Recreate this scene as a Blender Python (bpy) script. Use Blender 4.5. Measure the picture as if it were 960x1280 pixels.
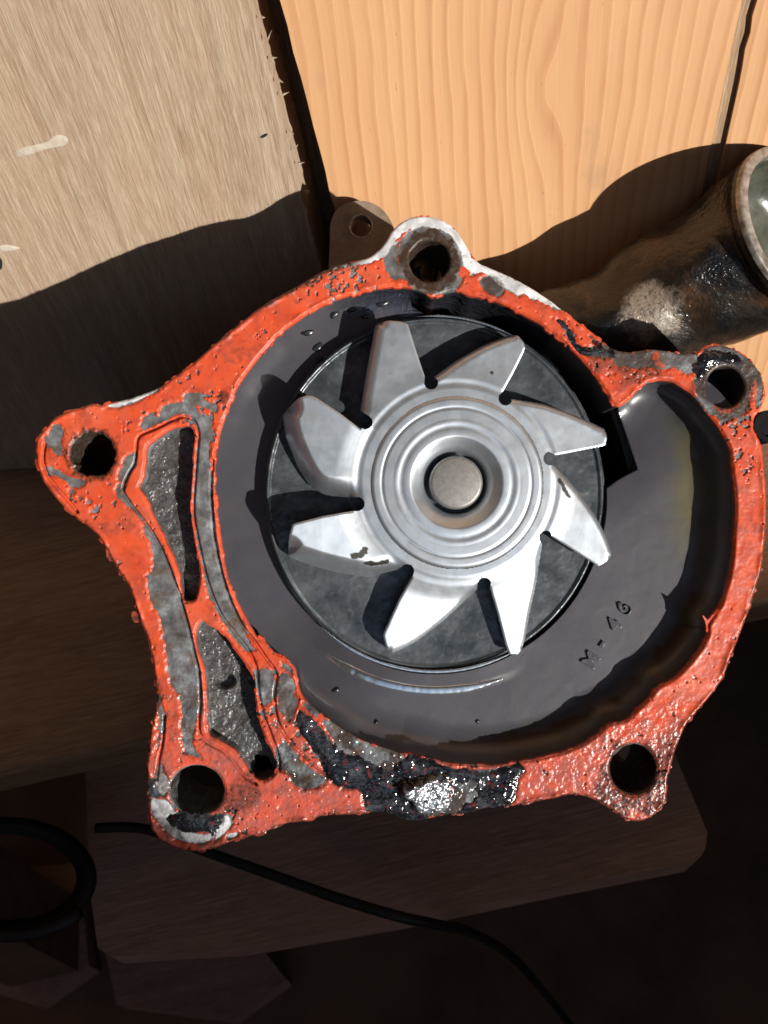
import bpy, math, random
import numpy as np
from mathutils import Vector, Matrix

random.seed(5)
SC = bpy.context.scene
C = SC.collection
for o in list(bpy.data.objects):
    bpy.data.objects.remove(o)

# ------------------------------------------------------------------ frames
# Pump frame: x right, y up along the flange face, z out of the face; 1 unit = K metres.
K = 0.00019
D = 1150.0                      # camera distance from the flange face, in units
UP = Vector((-149, 850, 1150)).normalized()          # gravity up, in the pump frame
HX = Vector((0.977, 0.213, -0.031))                  # along the bench's front edge
HX = (HX - UP * HX.dot(UP)).normalized()             # along the plank wall
MV = HX.cross(UP).normalized()                       # wall normal, towards the viewer
ROT = Matrix((HX, -MV, UP))                          # pump frame -> world
BENCH_C = -427.0                # bench top, height along UP
WALL_TURN = math.radians(12)
WH = (HX * math.cos(WALL_TURN) + MV * math.sin(WALL_TURN)).normalized()   # along the plank wall
WM = (MV * math.cos(WALL_TURN) - HX * math.sin(WALL_TURN)).normalized()   # its normal
WALL_C = -468.0                 # wall face, distance along WM
ORIGIN = Vector((0, 0, 0.45 - BENCH_C * K))
SUN = Vector((0.90, -0.57, 1.0)).normalized()        # towards the sun, pump frame


def W(p):
    return ROT @ (Vector(p) * K) + ORIGIN


def ray_plane(X, Y, n, c):
    """photo direction (X, Y) met with the plane n.P = c, pump frame"""
    r = Vector((X - 480, 640 - Y, -D))
    t = (c - n.z * D) / n.dot(r)
    return Vector((0, 0, D)) + r * t


# ------------------------------------------------------------------ camera, sky, sun
cam_d = bpy.data.cameras.new('camera')
cam = bpy.data.objects.new('camera', cam_d)
C.objects.link(cam)
cam_d.sensor_fit = 'VERTICAL'
cam_d.sensor_height = 32
cam_d.sensor_width = 24
cam_d.lens = 32 * D / 1280
cam_d.clip_start = 0.01
cam_d.clip_end = 500
M4 = ROT.to_4x4()
M4.translation = W((0, 0, D))
cam.matrix_world = M4
cam_d.dof.use_dof = True
cam_d.dof.focus_distance = (D + 20) * K
cam_d.dof.aperture_fstop = 26
SC.camera = cam

sun_w = (ROT @ SUN).normalized()
SUN_EL = math.asin(sun_w.z)
SUN_AZ = math.atan2(sun_w.x, sun_w.y)
world = bpy.data.worlds.new('World')
SC.world = world
world.use_nodes = True
wn = world.node_tree
wn.nodes.clear()
sky = wn.nodes.new('ShaderNodeTexSky')
sky.sky_type = 'NISHITA'
sky.sun_disc = False
sky.sun_elevation = SUN_EL
sky.sun_rotation = SUN_AZ
bgd = wn.nodes.new('ShaderNodeBackground')
bgd.inputs[1].default_value = 0.12
wo = wn.nodes.new('ShaderNodeOutputWorld')
wn.links.new(sky.outputs[0], bgd.inputs[0])
wn.links.new(bgd.outputs[0], wo.inputs[0])
sl = bpy.data.lights.new('sun', 'SUN')
sl.energy = 4.6
sl.angle = math.radians(0.53)
sl.color = (1.0, 0.95, 0.88)
so = bpy.data.objects.new('sun', sl)
C.objects.link(so)
so.rotation_mode = 'QUATERNION'
so.rotation_quaternion = sun_w.to_track_quat('Z', 'Y')
so.location = W((900, -330, 1000))
SC.view_settings.view_transform = 'Standard'
SC.view_settings.look = 'None'
SC.view_settings.exposure = 0.5
SC.view_settings.gamma = 1.0
SC.view_settings.use_curve_mapping = False
SC.render.engine = 'CYCLES'
SC.cycles.use_denoising = True
SC.cycles.filter_width = 1.6
SC.cycles.denoising_prefilter = 'ACCURATE'
SC.cycles.max_bounces = 6
SC.cycles.sample_clamp_indirect = 6


# ------------------------------------------------------------------ helpers: objects
def tag(o, label=None, cat=None, kind=None, group=None):
    if label: o['label'] = label
    if cat: o['category'] = cat
    if kind: o['kind'] = kind
    if group: o['group'] = group
    return o


def empty(name, loc, rot=None):
    o = bpy.data.objects.new(name, None)
    o.empty_display_size = 0.01
    C.objects.link(o)
    m = (rot.to_4x4() if rot else Matrix.Identity(4))
    m.translation = loc
    o.matrix_world = m
    return o


def mk(name, verts, faces, mat, parent=None, attr=None, smooth=True, sharp=None):
    me = bpy.data.meshes.new(name)
    verts = np.asarray(verts, dtype=np.float32)
    if isinstance(faces, np.ndarray):
        n = len(faces)
        me.vertices.add(len(verts))
        me.vertices.foreach_set('co', verts.ravel())
        me.loops.add(n * 4)
        me.loops.foreach_set('vertex_index', faces.astype(np.int32).ravel())
        me.polygons.add(n)
        me.polygons.foreach_set('loop_start', np.arange(0, n * 4, 4, dtype=np.int32))
        me.polygons.foreach_set('loop_total', np.full(n, 4, dtype=np.int32))
        me.update(calc_edges=True)
    else:
        me.from_pydata([tuple(map(float, v)) for v in verts], [], faces)
        me.update()
    if smooth:
        me.polygons.foreach_set('use_smooth', np.ones(len(me.polygons), dtype=bool))
        if sharp:
            me.set_sharp_from_angle(angle=math.radians(sharp))
    if attr is not None:
        a = me.attributes.new('m', 'FLOAT_COLOR', 'POINT')
        a.data.foreach_set('color', np.asarray(attr, dtype=np.float32).ravel())
    me.materials.append(mat)
    o = bpy.data.objects.new(name, me)
    C.objects.link(o)
    if parent:
        o.parent = parent
    return o


def prism(poly, z0, z1):
    """closed prism over a polygon (list of 2-tuples) -> verts, faces"""
    n = len(poly)
    v = [(x, y, z0) for x, y in poly] + [(x, y, z1) for x, y in poly]
    f = [list(range(n, 2 * n)), list(range(n - 1, -1, -1))]
    f += [[i, (i + 1) % n, n + (i + 1) % n, n + i] for i in range(n)]
    return v, f


def lathe(profile, n=96, cx=0, cy=0, close=False):
    """profile [(r, z)] outward -> verts, faces, axis along z"""
    v, f = [], []
    for r, z in profile:
        for i in range(n):
            a = 2 * math.pi * i / n
            v.append((cx + r * math.cos(a), cy + r * math.sin(a), z))
    for j in range(len(profile) - 1):
        for i in range(n):
            k = (i + 1) % n
            f.append([j * n + i, (j + 1) * n + i, (j + 1) * n + k, j * n + k])
    return v, f


def tube(path, rads, n=24, cap=True):
    """sweep along a path -> verts, faces"""
    P = [Vector(p) for p in path]
    v, f = [], []
    ref = Vector((0.1, 0.2, 1)).normalized()
    for i, p in enumerate(P):
        t = (P[min(i + 1, len(P) - 1)] - P[max(i - 1, 0)]).normalized()
        a = (ref - t * ref.dot(t)).normalized()
        b = t.cross(a)
        ref = a
        for k in range(n):
            q = 2 * math.pi * k / n
            v.append(p + (a * math.cos(q) + b * math.sin(q)) * rads[i])
    for i in range(len(P) - 1):
        for k in range(n):
            f.append([i * n + k, i * n + (k + 1) % n, (i + 1) * n + (k + 1) % n, (i + 1) * n + k])
    if cap:
        f.append(list(range(n - 1, -1, -1)))
        f.append([(len(P) - 1) * n + k for k in range(n)])
    return v, f


def catmull(pts, sub=3, closed=True):
    P = np.array(pts, float)
    n = len(P)
    out = []
    for i in range(n if closed else n - 1):
        p0, p1, p2, p3 = (P[(i + d) % n] if closed else P[min(max(i + d, 0), n - 1)] for d in (-1, 0, 1, 2))
        for s in range(sub):
            t = s / sub
            out.append(0.5 * ((2 * p1) + (-p0 + p2) * t + (2 * p0 - 5 * p1 + 4 * p2 - p3) * t ** 2
                              + (-p0 + 3 * p1 - 3 * p2 + p3) * t ** 3))
    if not closed:
        out.append(P[-1])
    return np.array(out)


# ------------------------------------------------------------------ helpers: raster fields
RX0, RX1, RY0, RY1 = 30, 965, 250, 1082
GX, GY = np.meshgrid(np.arange(RX0, RX1 + 1, dtype=np.float32), np.arange(RY0, RY1 + 1, dtype=np.float32))
H_, W_ = GX.shape
_rng = np.random.default_rng(11)
_TAB = _rng.random((8, 256, 256)).astype(np.float32)


def vnoise(x, y, seed=0):
    t = _TAB[seed % 8]
    xi = np.floor(x).astype(int); yi = np.floor(y).astype(int)
    fx = x - xi; fy = y - yi
    fx = fx * fx * (3 - 2 * fx); fy = fy * fy * (3 - 2 * fy)
    x0 = (xi + seed * 37) & 255; x1 = (x0 + 1) & 255; y0 = (yi + seed * 91) & 255; y1 = (y0 + 1) & 255
    return (t[y0, x0] * (1 - fx) + t[y0, x1] * fx) * (1 - fy) + (t[y1, x0] * (1 - fx) + t[y1, x1] * fx) * fy


def fbm(scale, seed=0, octv=3, X=None, Y=None):
    X = GX if X is None else X
    Y = GY if Y is None else Y
    s = np.zeros_like(X); a = 1.0; tot = 0
    for o in range(octv):
        s += a * vnoise(X / scale * 2 ** o, Y / scale * 2 ** o, seed + o * 3)
        tot += a; a *= 0.5
    return s / tot * 2 - 1            # about -1..1


def line_dist(pts, closed, margin):
    d = np.full((H_, W_), float(margin), np.float32)
    n = len(pts)
    for i in range(n if closed else n - 1):
        x0, y0 = pts[i]; x1, y1 = pts[(i + 1) % n]
        a0 = max(int(min(x0, x1) - margin - RX0), 0); a1 = min(int(max(x0, x1) + margin - RX0) + 2, W_)
        b0 = max(int(min(y0, y1) - margin - RY0), 0); b1 = min(int(max(y0, y1) + margin - RY0) + 2, H_)
        if a1 <= a0 or b1 <= b0: continue
        xs = GX[b0:b1, a0:a1]; ys = GY[b0:b1, a0:a1]
        dx, dy = x1 - x0, y1 - y0
        L = dx * dx + dy * dy + 1e-9
        t = np.clip(((xs - x0) * dx + (ys - y0) * dy) / L, 0, 1)
        q = np.hypot(xs - x0 - t * dx, ys - y0 - t * dy)
        np.minimum(d[b0:b1, a0:a1], q, out=d[b0:b1, a0:a1])
    return d


def inside(pts):
    fl = np.zeros((H_, W_ + 1), np.uint8)
    n = len(pts)
    for i in range(n):
        x0, y0 = pts[i]; x1, y1 = pts[(i + 1) % n]
        if y0 == y1: continue
        if y0 > y1: x0, y0, x1, y1 = x1, y1, x0, y0
        ys = np.arange(max(math.ceil(y0), RY0), min(math.ceil(y1), RY1 + 1))
        if len(ys) == 0: continue
        xc = x0 + (ys - y0) * (x1 - x0) / (y1 - y0)
        ix = np.clip(np.ceil(xc).astype(int) - RX0, 0, W_)
        np.bitwise_xor.at(fl, (ys - RY0, ix), 1)
    return np.bitwise_xor.accumulate(fl[:, :W_], axis=1).astype(bool)


def sdf(pts, margin=16):
    d = line_dist(pts, True, margin)
    return np.where(inside(pts), -d, d)


def sdf_any(polys, margin=14, sub=2):
    r = np.full((H_, W_), float(margin), np.float32)
    for p in polys:
        np.minimum(r, sdf(catmull(p, sub), margin), out=r)
    return r


def sell(cx, cy, rx, ry):
    q = np.hypot((GX - cx) / rx, (GY - cy) / ry)
    return (q - 1) * min(rx, ry)


def smooth01(x, a, b):
    t = np.clip((x - a) / (b - a), 0, 1)
    return t * t * (3 - 2 * t)


BASE = Vector((0, -370, -215))      # the pump's contact point on the bench, pump frame


def region(f, z, skirt=(), cellmask=None, stride=1, ds=1.0, attr=None, skirt_max=1.6):
    """Mesh of the area f < 0 lifted to z (units); skirt: list of arrays/values of absolute z below each rim vertex."""
    s = stride
    F = f[::s, ::s]
    gx = GX[::s, ::s]; gy = GY[::s, ::s]
    h, w = F.shape
    Z = (np.zeros_like(F) + z) if np.isscalar(z) else z[::s, ::s]
    c = (F[:-1, :-1] + F[1:, :-1] + F[:-1, 1:] + F[1:, 1:]) < 0
    if cellmask is not None:
        c &= cellmask[::s, ::s][:-1, :-1]
    used = np.zeros((h, w), bool)
    used[:-1, :-1] |= c; used[1:, :-1] |= c; used[:-1, 1:] |= c; used[1:, 1:] |= c
    idx = np.full((h, w), -1, np.int64)
    nv = int(used.sum())
    idx[used] = np.arange(nv)
    ii, jj = np.nonzero(c)
    faces = np.stack([idx[ii, jj], idx[ii + 1, jj], idx[ii + 1, jj + 1], idx[ii, jj + 1]], 1)
    cp = np.pad(c, 1)
    core = cp[1:-1, 1:-1]
    ed = []
    for nb, a, b in ((cp[1:-1, :-2], (0, 0), (1, 0)), (cp[2:, 1:-1], (1, 0), (1, 1)),
                     (cp[1:-1, 2:], (1, 1), (0, 1)), (cp[:-2, 1:-1], (0, 1), (0, 0))):
        q = core & ~nb
        i, j = np.nonzero(q)
        ed.append(np.stack([idx[i + a[0], j + a[1]], idx[i + b[0], j + b[1]]], 1))
    ed = np.concatenate(ed)
    px = gx[used].astype(np.float64); py = gy[used].astype(np.float64)
    pz = Z[used].astype(np.float64); fv = F[used]
    g_y, g_x = np.gradient(F, s)
    g2 = np.maximum(g_x ** 2 + g_y ** 2, 0.15)
    bnd = np.zeros(nv, bool); bnd[ed.ravel()] = True
    near = bnd & (np.abs(fv) < 2.0 * s)
    mx = np.clip(-(F * g_x / g2)[used], -0.9 * s, 0.9 * s); my = np.clip(-(F * g_y / g2)[used], -0.9 * s, 0.9 * s)
    px[near] += mx[near]; py[near] += my[near]
    V = [np.stack([(px - 480) * ds, (640 - py) * ds, pz], 1)]
    A = None
    if attr is not None:
        A = [np.stack([a[::s, ::s][used] if not np.isscalar(a) else np.full(nv, a) for a in attr] + [np.ones(nv)], 1)]
    FA = [faces]
    if len(skirt):
        ok = (np.abs(fv[ed[:, 0]]) < skirt_max * s) & (np.abs(fv[ed[:, 1]]) < skirt_max * s)
        ed = ed[ok]
        rim = np.unique(ed)
        rmap = np.full(nv, -1, np.int64); rmap[rim] = np.arange(len(rim))
        base = nv
        rings = [V[0][rim].copy()]
        for sk in skirt:
            r = V[0][rim].copy()
            r[:, 2] = sk if np.isscalar(sk) else sk[::s, ::s][used][rim]
            rings.append(r)
        V += rings
        if A is not None: A += [A[0][rim]] * len(rings)
        m = len(rim)
        a = rmap[ed[:, 0]]; b = rmap[ed[:, 1]]
        for k in range(len(skirt)):
            o0 = base + k * m; o1 = o0 + m
            FA.append(np.stack([o0 + b, o0 + a, o1 + a, o1 + b], 1))
    V = np.concatenate(V)
    V = (V - np.array(BASE)) * K
    return V, np.concatenate(FA), (np.concatenate(A) if A is not None else None)


# ------------------------------------------------------------------ helpers: materials
class NT:
    def __init__(s, name):
        s.m = bpy.data.materials.new(name)
        s.m.use_nodes = True
        s.t = s.m.node_tree
        s.b = s.t.nodes['Principled BSDF']
        s.tc = s.t.nodes.new('ShaderNodeTexCoord')
        s.obj = s.tc.outputs['Object']

    def n(s, typ, props=None, **ins):
        nd = s.t.nodes.new('ShaderNode' + typ)
        for k, v in (props or {}).items(): setattr(nd, k, v)
        for k, v in ins.items():
            key = int(k[1:]) if k[0] == 'i' and k[1:].isdigit() else k.replace('_', ' ')
            s.set(nd.inputs[key], v)
        return nd

    def set(s, sock, v):
        if isinstance(v, bpy.types.NodeSocket): s.t.links.new(v, sock)
        elif isinstance(v, (tuple, list)) and len(v) == 3 and sock.type == 'RGBA': sock.default_value = (*v, 1)
        else: sock.default_value = v

    def noise(s, scale, detail=3, rough=0.55, vec=None, dist=0.0):
        return s.n('TexNoise', Vector=vec or s.obj, Scale=scale, Detail=detail, Roughness=rough, Distortion=dist).outputs[0]

    def mapv(s, scale, loc=(0, 0, 0), rot=(0, 0, 0), vec=None):
        return s.n('Mapping', Vector=vec or s.obj, Scale=scale, Location=loc, Rotation=rot).outputs[0]

    def math(s, op, a, b=0.0, c=0.0):
        return s.n('Math', {'operation': op}, i0=a, i1=b, i2=c).outputs[0]

    def ramp(s, fac, stops, interp='LINEAR'):
        r = s.n('ValToRGB', Fac=fac)
        cr = r.color_ramp
        cr.interpolation = interp
        while len(cr.elements) < len(stops): cr.elements.new(0.5)
        for e, (p, c) in zip(cr.elements, stops):
            e.position = p
            e.color = (*c, 1) if isinstance(c, (tuple, list)) else (c, c, c, 1)
        return r.outputs[0]

    def mix(s, fac, a, b):
        nd = s.n('Mix', {'data_type': 'RGBA'})
        s.set(nd.inputs[0], fac); s.set(nd.inputs[6], a); s.set(nd.inputs[7], b)
        return nd.outputs[2]

    def attr(s):
        a = s.n('Attribute', {'attribute_name': 'm'})
        sp = s.n('SeparateColor', Color=a.outputs['Color'])
        return sp.outputs[0], sp.outputs[1], sp.outputs[2]

    def bump(s, height, strength=0.5, dist=0.0002, normal=None):
        b = s.n('Bump', Height=height, Distance=dist)
        s.set(b.inputs['Strength'], strength)
        if normal is not None: s.set(b.inputs['Normal'], normal)
        return b.outputs[0]

    def out(s, **kw):
        for k, v in kw.items():
            s.set(s.b.inputs[k.replace('_', ' ')], v)
        return s.m


def m_sealant():
    t = NT('red_silicone_sealant')
    dirt, wet, tone = t.attr()
    n1 = t.noise(180, 4)
    col = t.mix(n1, (0.53, 0.050, 0.011), (0.63, 0.085, 0.022))
    sm = t.noise(110, 5, 0.7, dist=1.6)
    col = t.mix(t.ramp(sm, [(0.48, 0.0), (0.66, 0.6)]), col, (0.36, 0.030, 0.010))
    col = t.mix(t.ramp(t.noise(75, 4, 0.65, dist=1.0), [(0.5, 0.0), (0.7, 0.55)]), col, (0.62, 0.12, 0.055))
    col = t.mix(tone, col, (0.52, 0.085, 0.048))
    specks = t.ramp(t.noise(1500, 2), [(0.0, 1.0), (0.27, 1.0), (0.31, 0.0)])
    dn = t.ramp(t.noise(900, 4, 0.65), [(0.35, 0.0), (0.62, 1.0)])
    d = t.math('MULTIPLY', dirt, t.math('ADD', t.math('MULTIPLY', dn, 0.8), 0.35))
    d = t.math('MINIMUM', d, 1.0)
    d = t.math('MAXIMUM', d, t.math('MULTIPLY', specks, 0.6))
    film = t.ramp(t.noise(320, 5, 0.7), [(0.42, 0.0), (0.62, 1.0)])
    col = t.mix(t.math('MULTIPLY', t.math('MULTIPLY', film, t.math('ADD', wet, 0.25)), 0.45), col, (0.17, 0.10, 0.095))
    col = t.mix(d, col, (0.035, 0.017, 0.012))
    hb = t.noise(1900, 3, 0.6)
    hs = t.noise(420, 2)
    nb = t.bump(hs, t.math('ADD', t.math('MULTIPLY', wet, 0.3), 0.02), 0.0003)
    nb = t.bump(hb, t.math('MAXIMUM', t.math('ADD', t.math('MULTIPLY', wet, 0.5), -0.08), 0.0), 0.00028, nb)
    ro = t.math('SUBTRACT', 0.48, t.math('MULTIPLY', wet, 0.26))
    return t.out(Base_Color=col, Roughness=ro, Normal=nb, Specular_IOR_Level=0.5)


def m_flange():
    t = NT('oxidised_cast_aluminium')
    clean, dirt, wet = t.attr()
    n1 = t.noise(350, 5, 0.65)
    col = t.ramp(n1, [(0.28, (0.05, 0.05, 0.05)), (0.42, (0.12, 0.125, 0.13)), (0.55, (0.20, 0.21, 0.22)), (0.72, (0.34, 0.36, 0.38))])
    rust = t.ramp(t.noise(240, 4, 0.6), [(0.52, 0.0), (0.66, 1.0)])
    col = t.mix(t.math('MULTIPLY', rust, 0.7), col, (0.14, 0.075, 0.035))
    col = t.mix(clean, col, t.mix(t.ramp(n1, [(0.35, 0.0), (0.6, 1.0)]), (0.48, 0.49, 0.51), (0.70, 0.72, 0.75)))
    pits = t.ramp(t.noise(1500, 3, 0.6), [(0.0, 1.0), (0.3, 1.0), (0.37, 0.0)])
    col = t.mix(t.math('MULTIPLY', pits, 0.7), col, (0.05, 0.035, 0.025))
    dn = t.ramp(t.noise(700, 4, 0.65), [(0.3, 0.45), (0.52, 1.0)])
    col = t.mix(t.math('MULTIPLY', dirt, dn), col, (0.045, 0.024, 0.014))
    nb = t.bump(t.noise(520, 4, 0.6), 0.35, 0.0002)
    nb = t.bump(t.noise(1100, 2, 0.5), t.math('ADD', t.math('MULTIPLY', wet, 0.9), 0.1), 0.0003, nb)
    ro = t.math('SUBTRACT', 0.5, t.math('MULTIPLY', wet, 0.36))
    return t.out(Base_Color=col, Roughness=ro, Normal=nb, Metallic=t.math('MULTIPLY', t.math('SUBTRACT', 1.0, clean), 0.3))


def m_grease():
    t = NT('black_oily_grease')
    a, b, c = t.attr()
    n1 = t.noise(260, 4)
    col = t.ramp(n1, [(0.34, (0.005, 0.005, 0.006)), (0.55, (0.012, 0.012, 0.015)), (0.7, (0.045, 0.046, 0.053)), (0.82, (0.13, 0.14, 0.16))])
    col = t.mix(t.math('MULTIPLY', a, t.ramp(t.noise(700, 4, 0.7), [(0.35, 0.0), (0.6, 1.0)])), col, (0.30, 0.33, 0.38))
    redn = t.ramp(t.noise(480, 3, 0.6), [(0.6, 0.0), (0.7, 1.0)])
    col = t.mix(t.math('MULTIPLY', redn, 0.5), col, (0.25, 0.03, 0.018))
    gm = t.ramp(t.noise(210, 3, 0.6), [(0.46, 0.04), (0.66, 0.8)])
    nb = t.bump(t.noise(300, 3), 0.8, 0.0010)
    nb = t.bump(t.noise(1500, 2, 0.5), t.math('MULTIPLY', t.math('MAXIMUM', gm, a), 0.85), 0.0003, nb)
    return t.out(Base_Color=col, Roughness=0.12, Normal=nb, Specular_IOR_Level=0.8, Metallic=t.math('MULTIPLY', a, 0.5))


def m_pocket():
    t = NT('gritty_greasy_casting')
    n1 = t.noise(800, 4, 0.7)
    col = t.ramp(n1, [(0.3, (0.035, 0.034, 0.034)), (0.55, (0.075, 0.072, 0.072)), (0.75, (0.16, 0.155, 0.15))])
    nb = t.bump(t.noise(1700, 2), 0.9, 0.0003)
    nb = t.bump(t.noise(300, 3), 0.8, 0.0006, nb)
    return t.out(Base_Color=col, Roughness=0.25, Normal=nb)


def m_volute():
    t = NT('dark_stained_casting')
    oil, wet, stain = t.attr()
    n1 = t.noise(60, 4, 0.6)
    col = t.mix(n1, (0.033, 0.036, 0.049), (0.056, 0.059, 0.077))
    grain = t.noise(1800, 2)
    smd = t.ramp(t.noise(95, 5, 0.7, dist=0.6), [(0.45, 0.0), (0.7, 1.0)])
    col = t.mix(t.math('MULTIPLY', smd, 0.35), col, (0.075, 0.06, 0.05))
    col = t.mix(t.math('MULTIPLY', grain, 0.3), col, (0.11, 0.085, 0.075))
    col = t.mix(t.math('MULTIPLY', oil, 0.7), col, (0.085, 0.075, 0.020))
    col = t.mix(stain, col, (0.045, 0.028, 0.019))
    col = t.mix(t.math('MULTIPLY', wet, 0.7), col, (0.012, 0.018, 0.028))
    nb = t.bump(t.noise(260, 4), 0.08, 0.0003)
    nb = t.bump(t.noise(230, 3, 0.5, dist=1.0), t.math('MULTIPLY', wet, 0.8), 0.0012, nb)
    nb = t.bump(t.noise(1100, 3), t.math('MULTIPLY', wet, 0.4), 0.0003, nb)
    ro = t.math('SUBTRACT', t.math('ADD', 0.30, t.math('MULTIPLY', n1, 0.12)), t.math('MULTIPLY', wet, 0.22))
    film = t.ramp(t.noise(45, 4, 0.6, dist=0.8), [(0.42, 0.05), (0.62, 0.45)])
    return t.out(Base_Color=col, Roughness=ro, Normal=nb, Coat_Weight=film, Coat_Roughness=0.16)


def m_disc():
    t = NT('oily_dark_steel')
    n1 = t.noise(120, 5, 0.65)
    col = t.ramp(n1, [(0.3, (0.030, 0.038, 0.045)), (0.55, (0.080, 0.090, 0.10)), (0.8, (0.17, 0.175, 0.18))])
    spots = t.ramp(t.noise(420, 3), [(0.62, 0.0), (0.72, 1.0)])
    col = t.mix(t.math('MULTIPLY', spots, 0.5), col, (0.17, 0.17, 0.165))
    nb = t.bump(t.noise(500, 4), 0.35, 0.0003)
    ro = t.ramp(t.noise(200, 3), [(0.35, 0.24), (0.65, 0.40)])
    return t.out(Base_Color=col, Roughness=ro, Normal=nb, Metallic=0.35)


HUB = ((571 - 480), (640 - 603))


def m_impeller():
    t = NT('brushed_impeller_steel')
    dirt, wet, c = t.attr()
    ctr = tuple((Vector((HUB[0], HUB[1], 0)) - BASE) * K)
    v = t.n('VectorMath', {'operation': 'SUBTRACT'}, i0=t.obj, i1=ctr).outputs[0]
    v = t.n('VectorMath', {'operation': 'MULTIPLY'}, i0=v, i1=(1, 1, 0)).outputs[0]
    r = t.n('VectorMath', {'operation': 'LENGTH'}, i0=v).outputs['Value']
    ring = t.n('CombineXYZ', X=t.math('MULTIPLY', r, 1.0)).outputs[0]
    rn = t.noise(2200, 3, 0.7, vec=ring)
    rn2 = t.noise(320, 2, 0.5, vec=ring)
    cl = t.noise(170, 5, 0.65)
    scr = t.noise(900, 4, 0.75, vec=t.mapv((1, 0.10, 1), rot=(0, 0, 0.5)))
    spk = t.ramp(t.noise(700, 3, 0.6), [(0.0, 1.0), (0.24, 1.0), (0.29, 0.0)])
    col = t.ramp(cl, [(0.25, (0.50, 0.56, 0.62)), (0.5, (0.55, 0.61, 0.67)), (0.8, (0.60, 0.66, 0.72))])
    col = t.mix(t.math('MULTIPLY', rn2, 0.25), col, (0.47, 0.49, 0.52))
    warm = t.ramp(t.noise(90, 3), [(0.55, 0.0), (0.75, 1.0)])
    col = t.mix(t.math('MULTIPLY', warm, 0.3), col, (0.5, 0.38, 0.3))
    stn = t.ramp(t.noise(140, 5, 0.7, dist=0.5), [(0.5, 0.0), (0.72, 1.0)])
    col = t.mix(t.math('MULTIPLY', stn, 0.3), col, (0.36, 0.36, 0.36))
    col = t.mix(t.math('MULTIPLY', spk, 0.6), col, (0.2, 0.17, 0.14))
    col = t.mix(t.math('MULTIPLY', t.ramp(scr, [(0.3, 1.0), (0.42, 0.0)]), 0.35), col, (0.4, 0.42, 0.44))
    col = t.mix(dirt, col, (0.02, 0.018, 0.016))
    nb = t.bump(rn, 0.12, 0.0001)
    nb = t.bump(scr, 0.10, 0.0001, nb)
    ro = t.ramp(t.noise(260, 4, 0.6), [(0.3, 0.40), (0.7, 0.47)])
    return t.out(Base_Color=col, Roughness=ro, Normal=nb, Metallic=t.math('SUBTRACT', 0.9, t.math('MULTIPLY', dirt, 0.9)))


def m_plain(name, c1, c2, scale, rough=0.5, metal=0.0, bs=0.3, bd=0.0003, bscale=None):
    t = NT(name)
    col = t.mix(t.ramp(t.noise(scale, 5, 0.65), [(0.3, 0.0), (0.7, 1.0)]), c1, c2)
    nb = t.bump(t.noise(bscale or scale * 3, 4, 0.6), bs, bd)
    return t.out(Base_Color=col, Roughness=rough, Metallic=metal, Normal=nb)


def m_pipe():
    t = NT('oily_rusty_casting')
    n1 = t.noise(90, 5, 0.65)
    col = t.ramp(n1, [(0.38, (0.006, 0.006, 0.006)), (0.55, (0.020, 0.014, 0.010)), (0.68, (0.06, 0.030, 0.015)), (0.85, (0.12, 0.065, 0.035))])
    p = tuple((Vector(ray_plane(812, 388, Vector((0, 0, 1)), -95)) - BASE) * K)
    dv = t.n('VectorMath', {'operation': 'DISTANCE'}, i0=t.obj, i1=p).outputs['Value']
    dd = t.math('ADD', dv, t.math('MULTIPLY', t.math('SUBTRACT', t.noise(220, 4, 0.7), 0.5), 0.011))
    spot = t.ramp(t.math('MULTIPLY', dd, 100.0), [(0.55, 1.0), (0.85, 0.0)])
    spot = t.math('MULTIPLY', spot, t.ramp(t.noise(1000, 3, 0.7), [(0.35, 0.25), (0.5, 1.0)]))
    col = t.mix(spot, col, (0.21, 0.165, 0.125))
    wetn = t.ramp(t.noise(60, 3), [(0.4, 0.0), (0.6, 1.0)])
    ro = t.math('SUBTRACT', 0.42, t.math('MULTIPLY', wetn, 0.26))
    nb = t.bump(t.noise(140, 5, 0.65), 0.8, 0.0012)
    nb = t.bump(t.noise(1200, 3), t.math('ADD', 0.2, t.math('MULTIPLY', wetn, 0.6)), 0.0003, nb)
    return t.out(Base_Color=col, Roughness=ro, Normal=nb)


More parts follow.
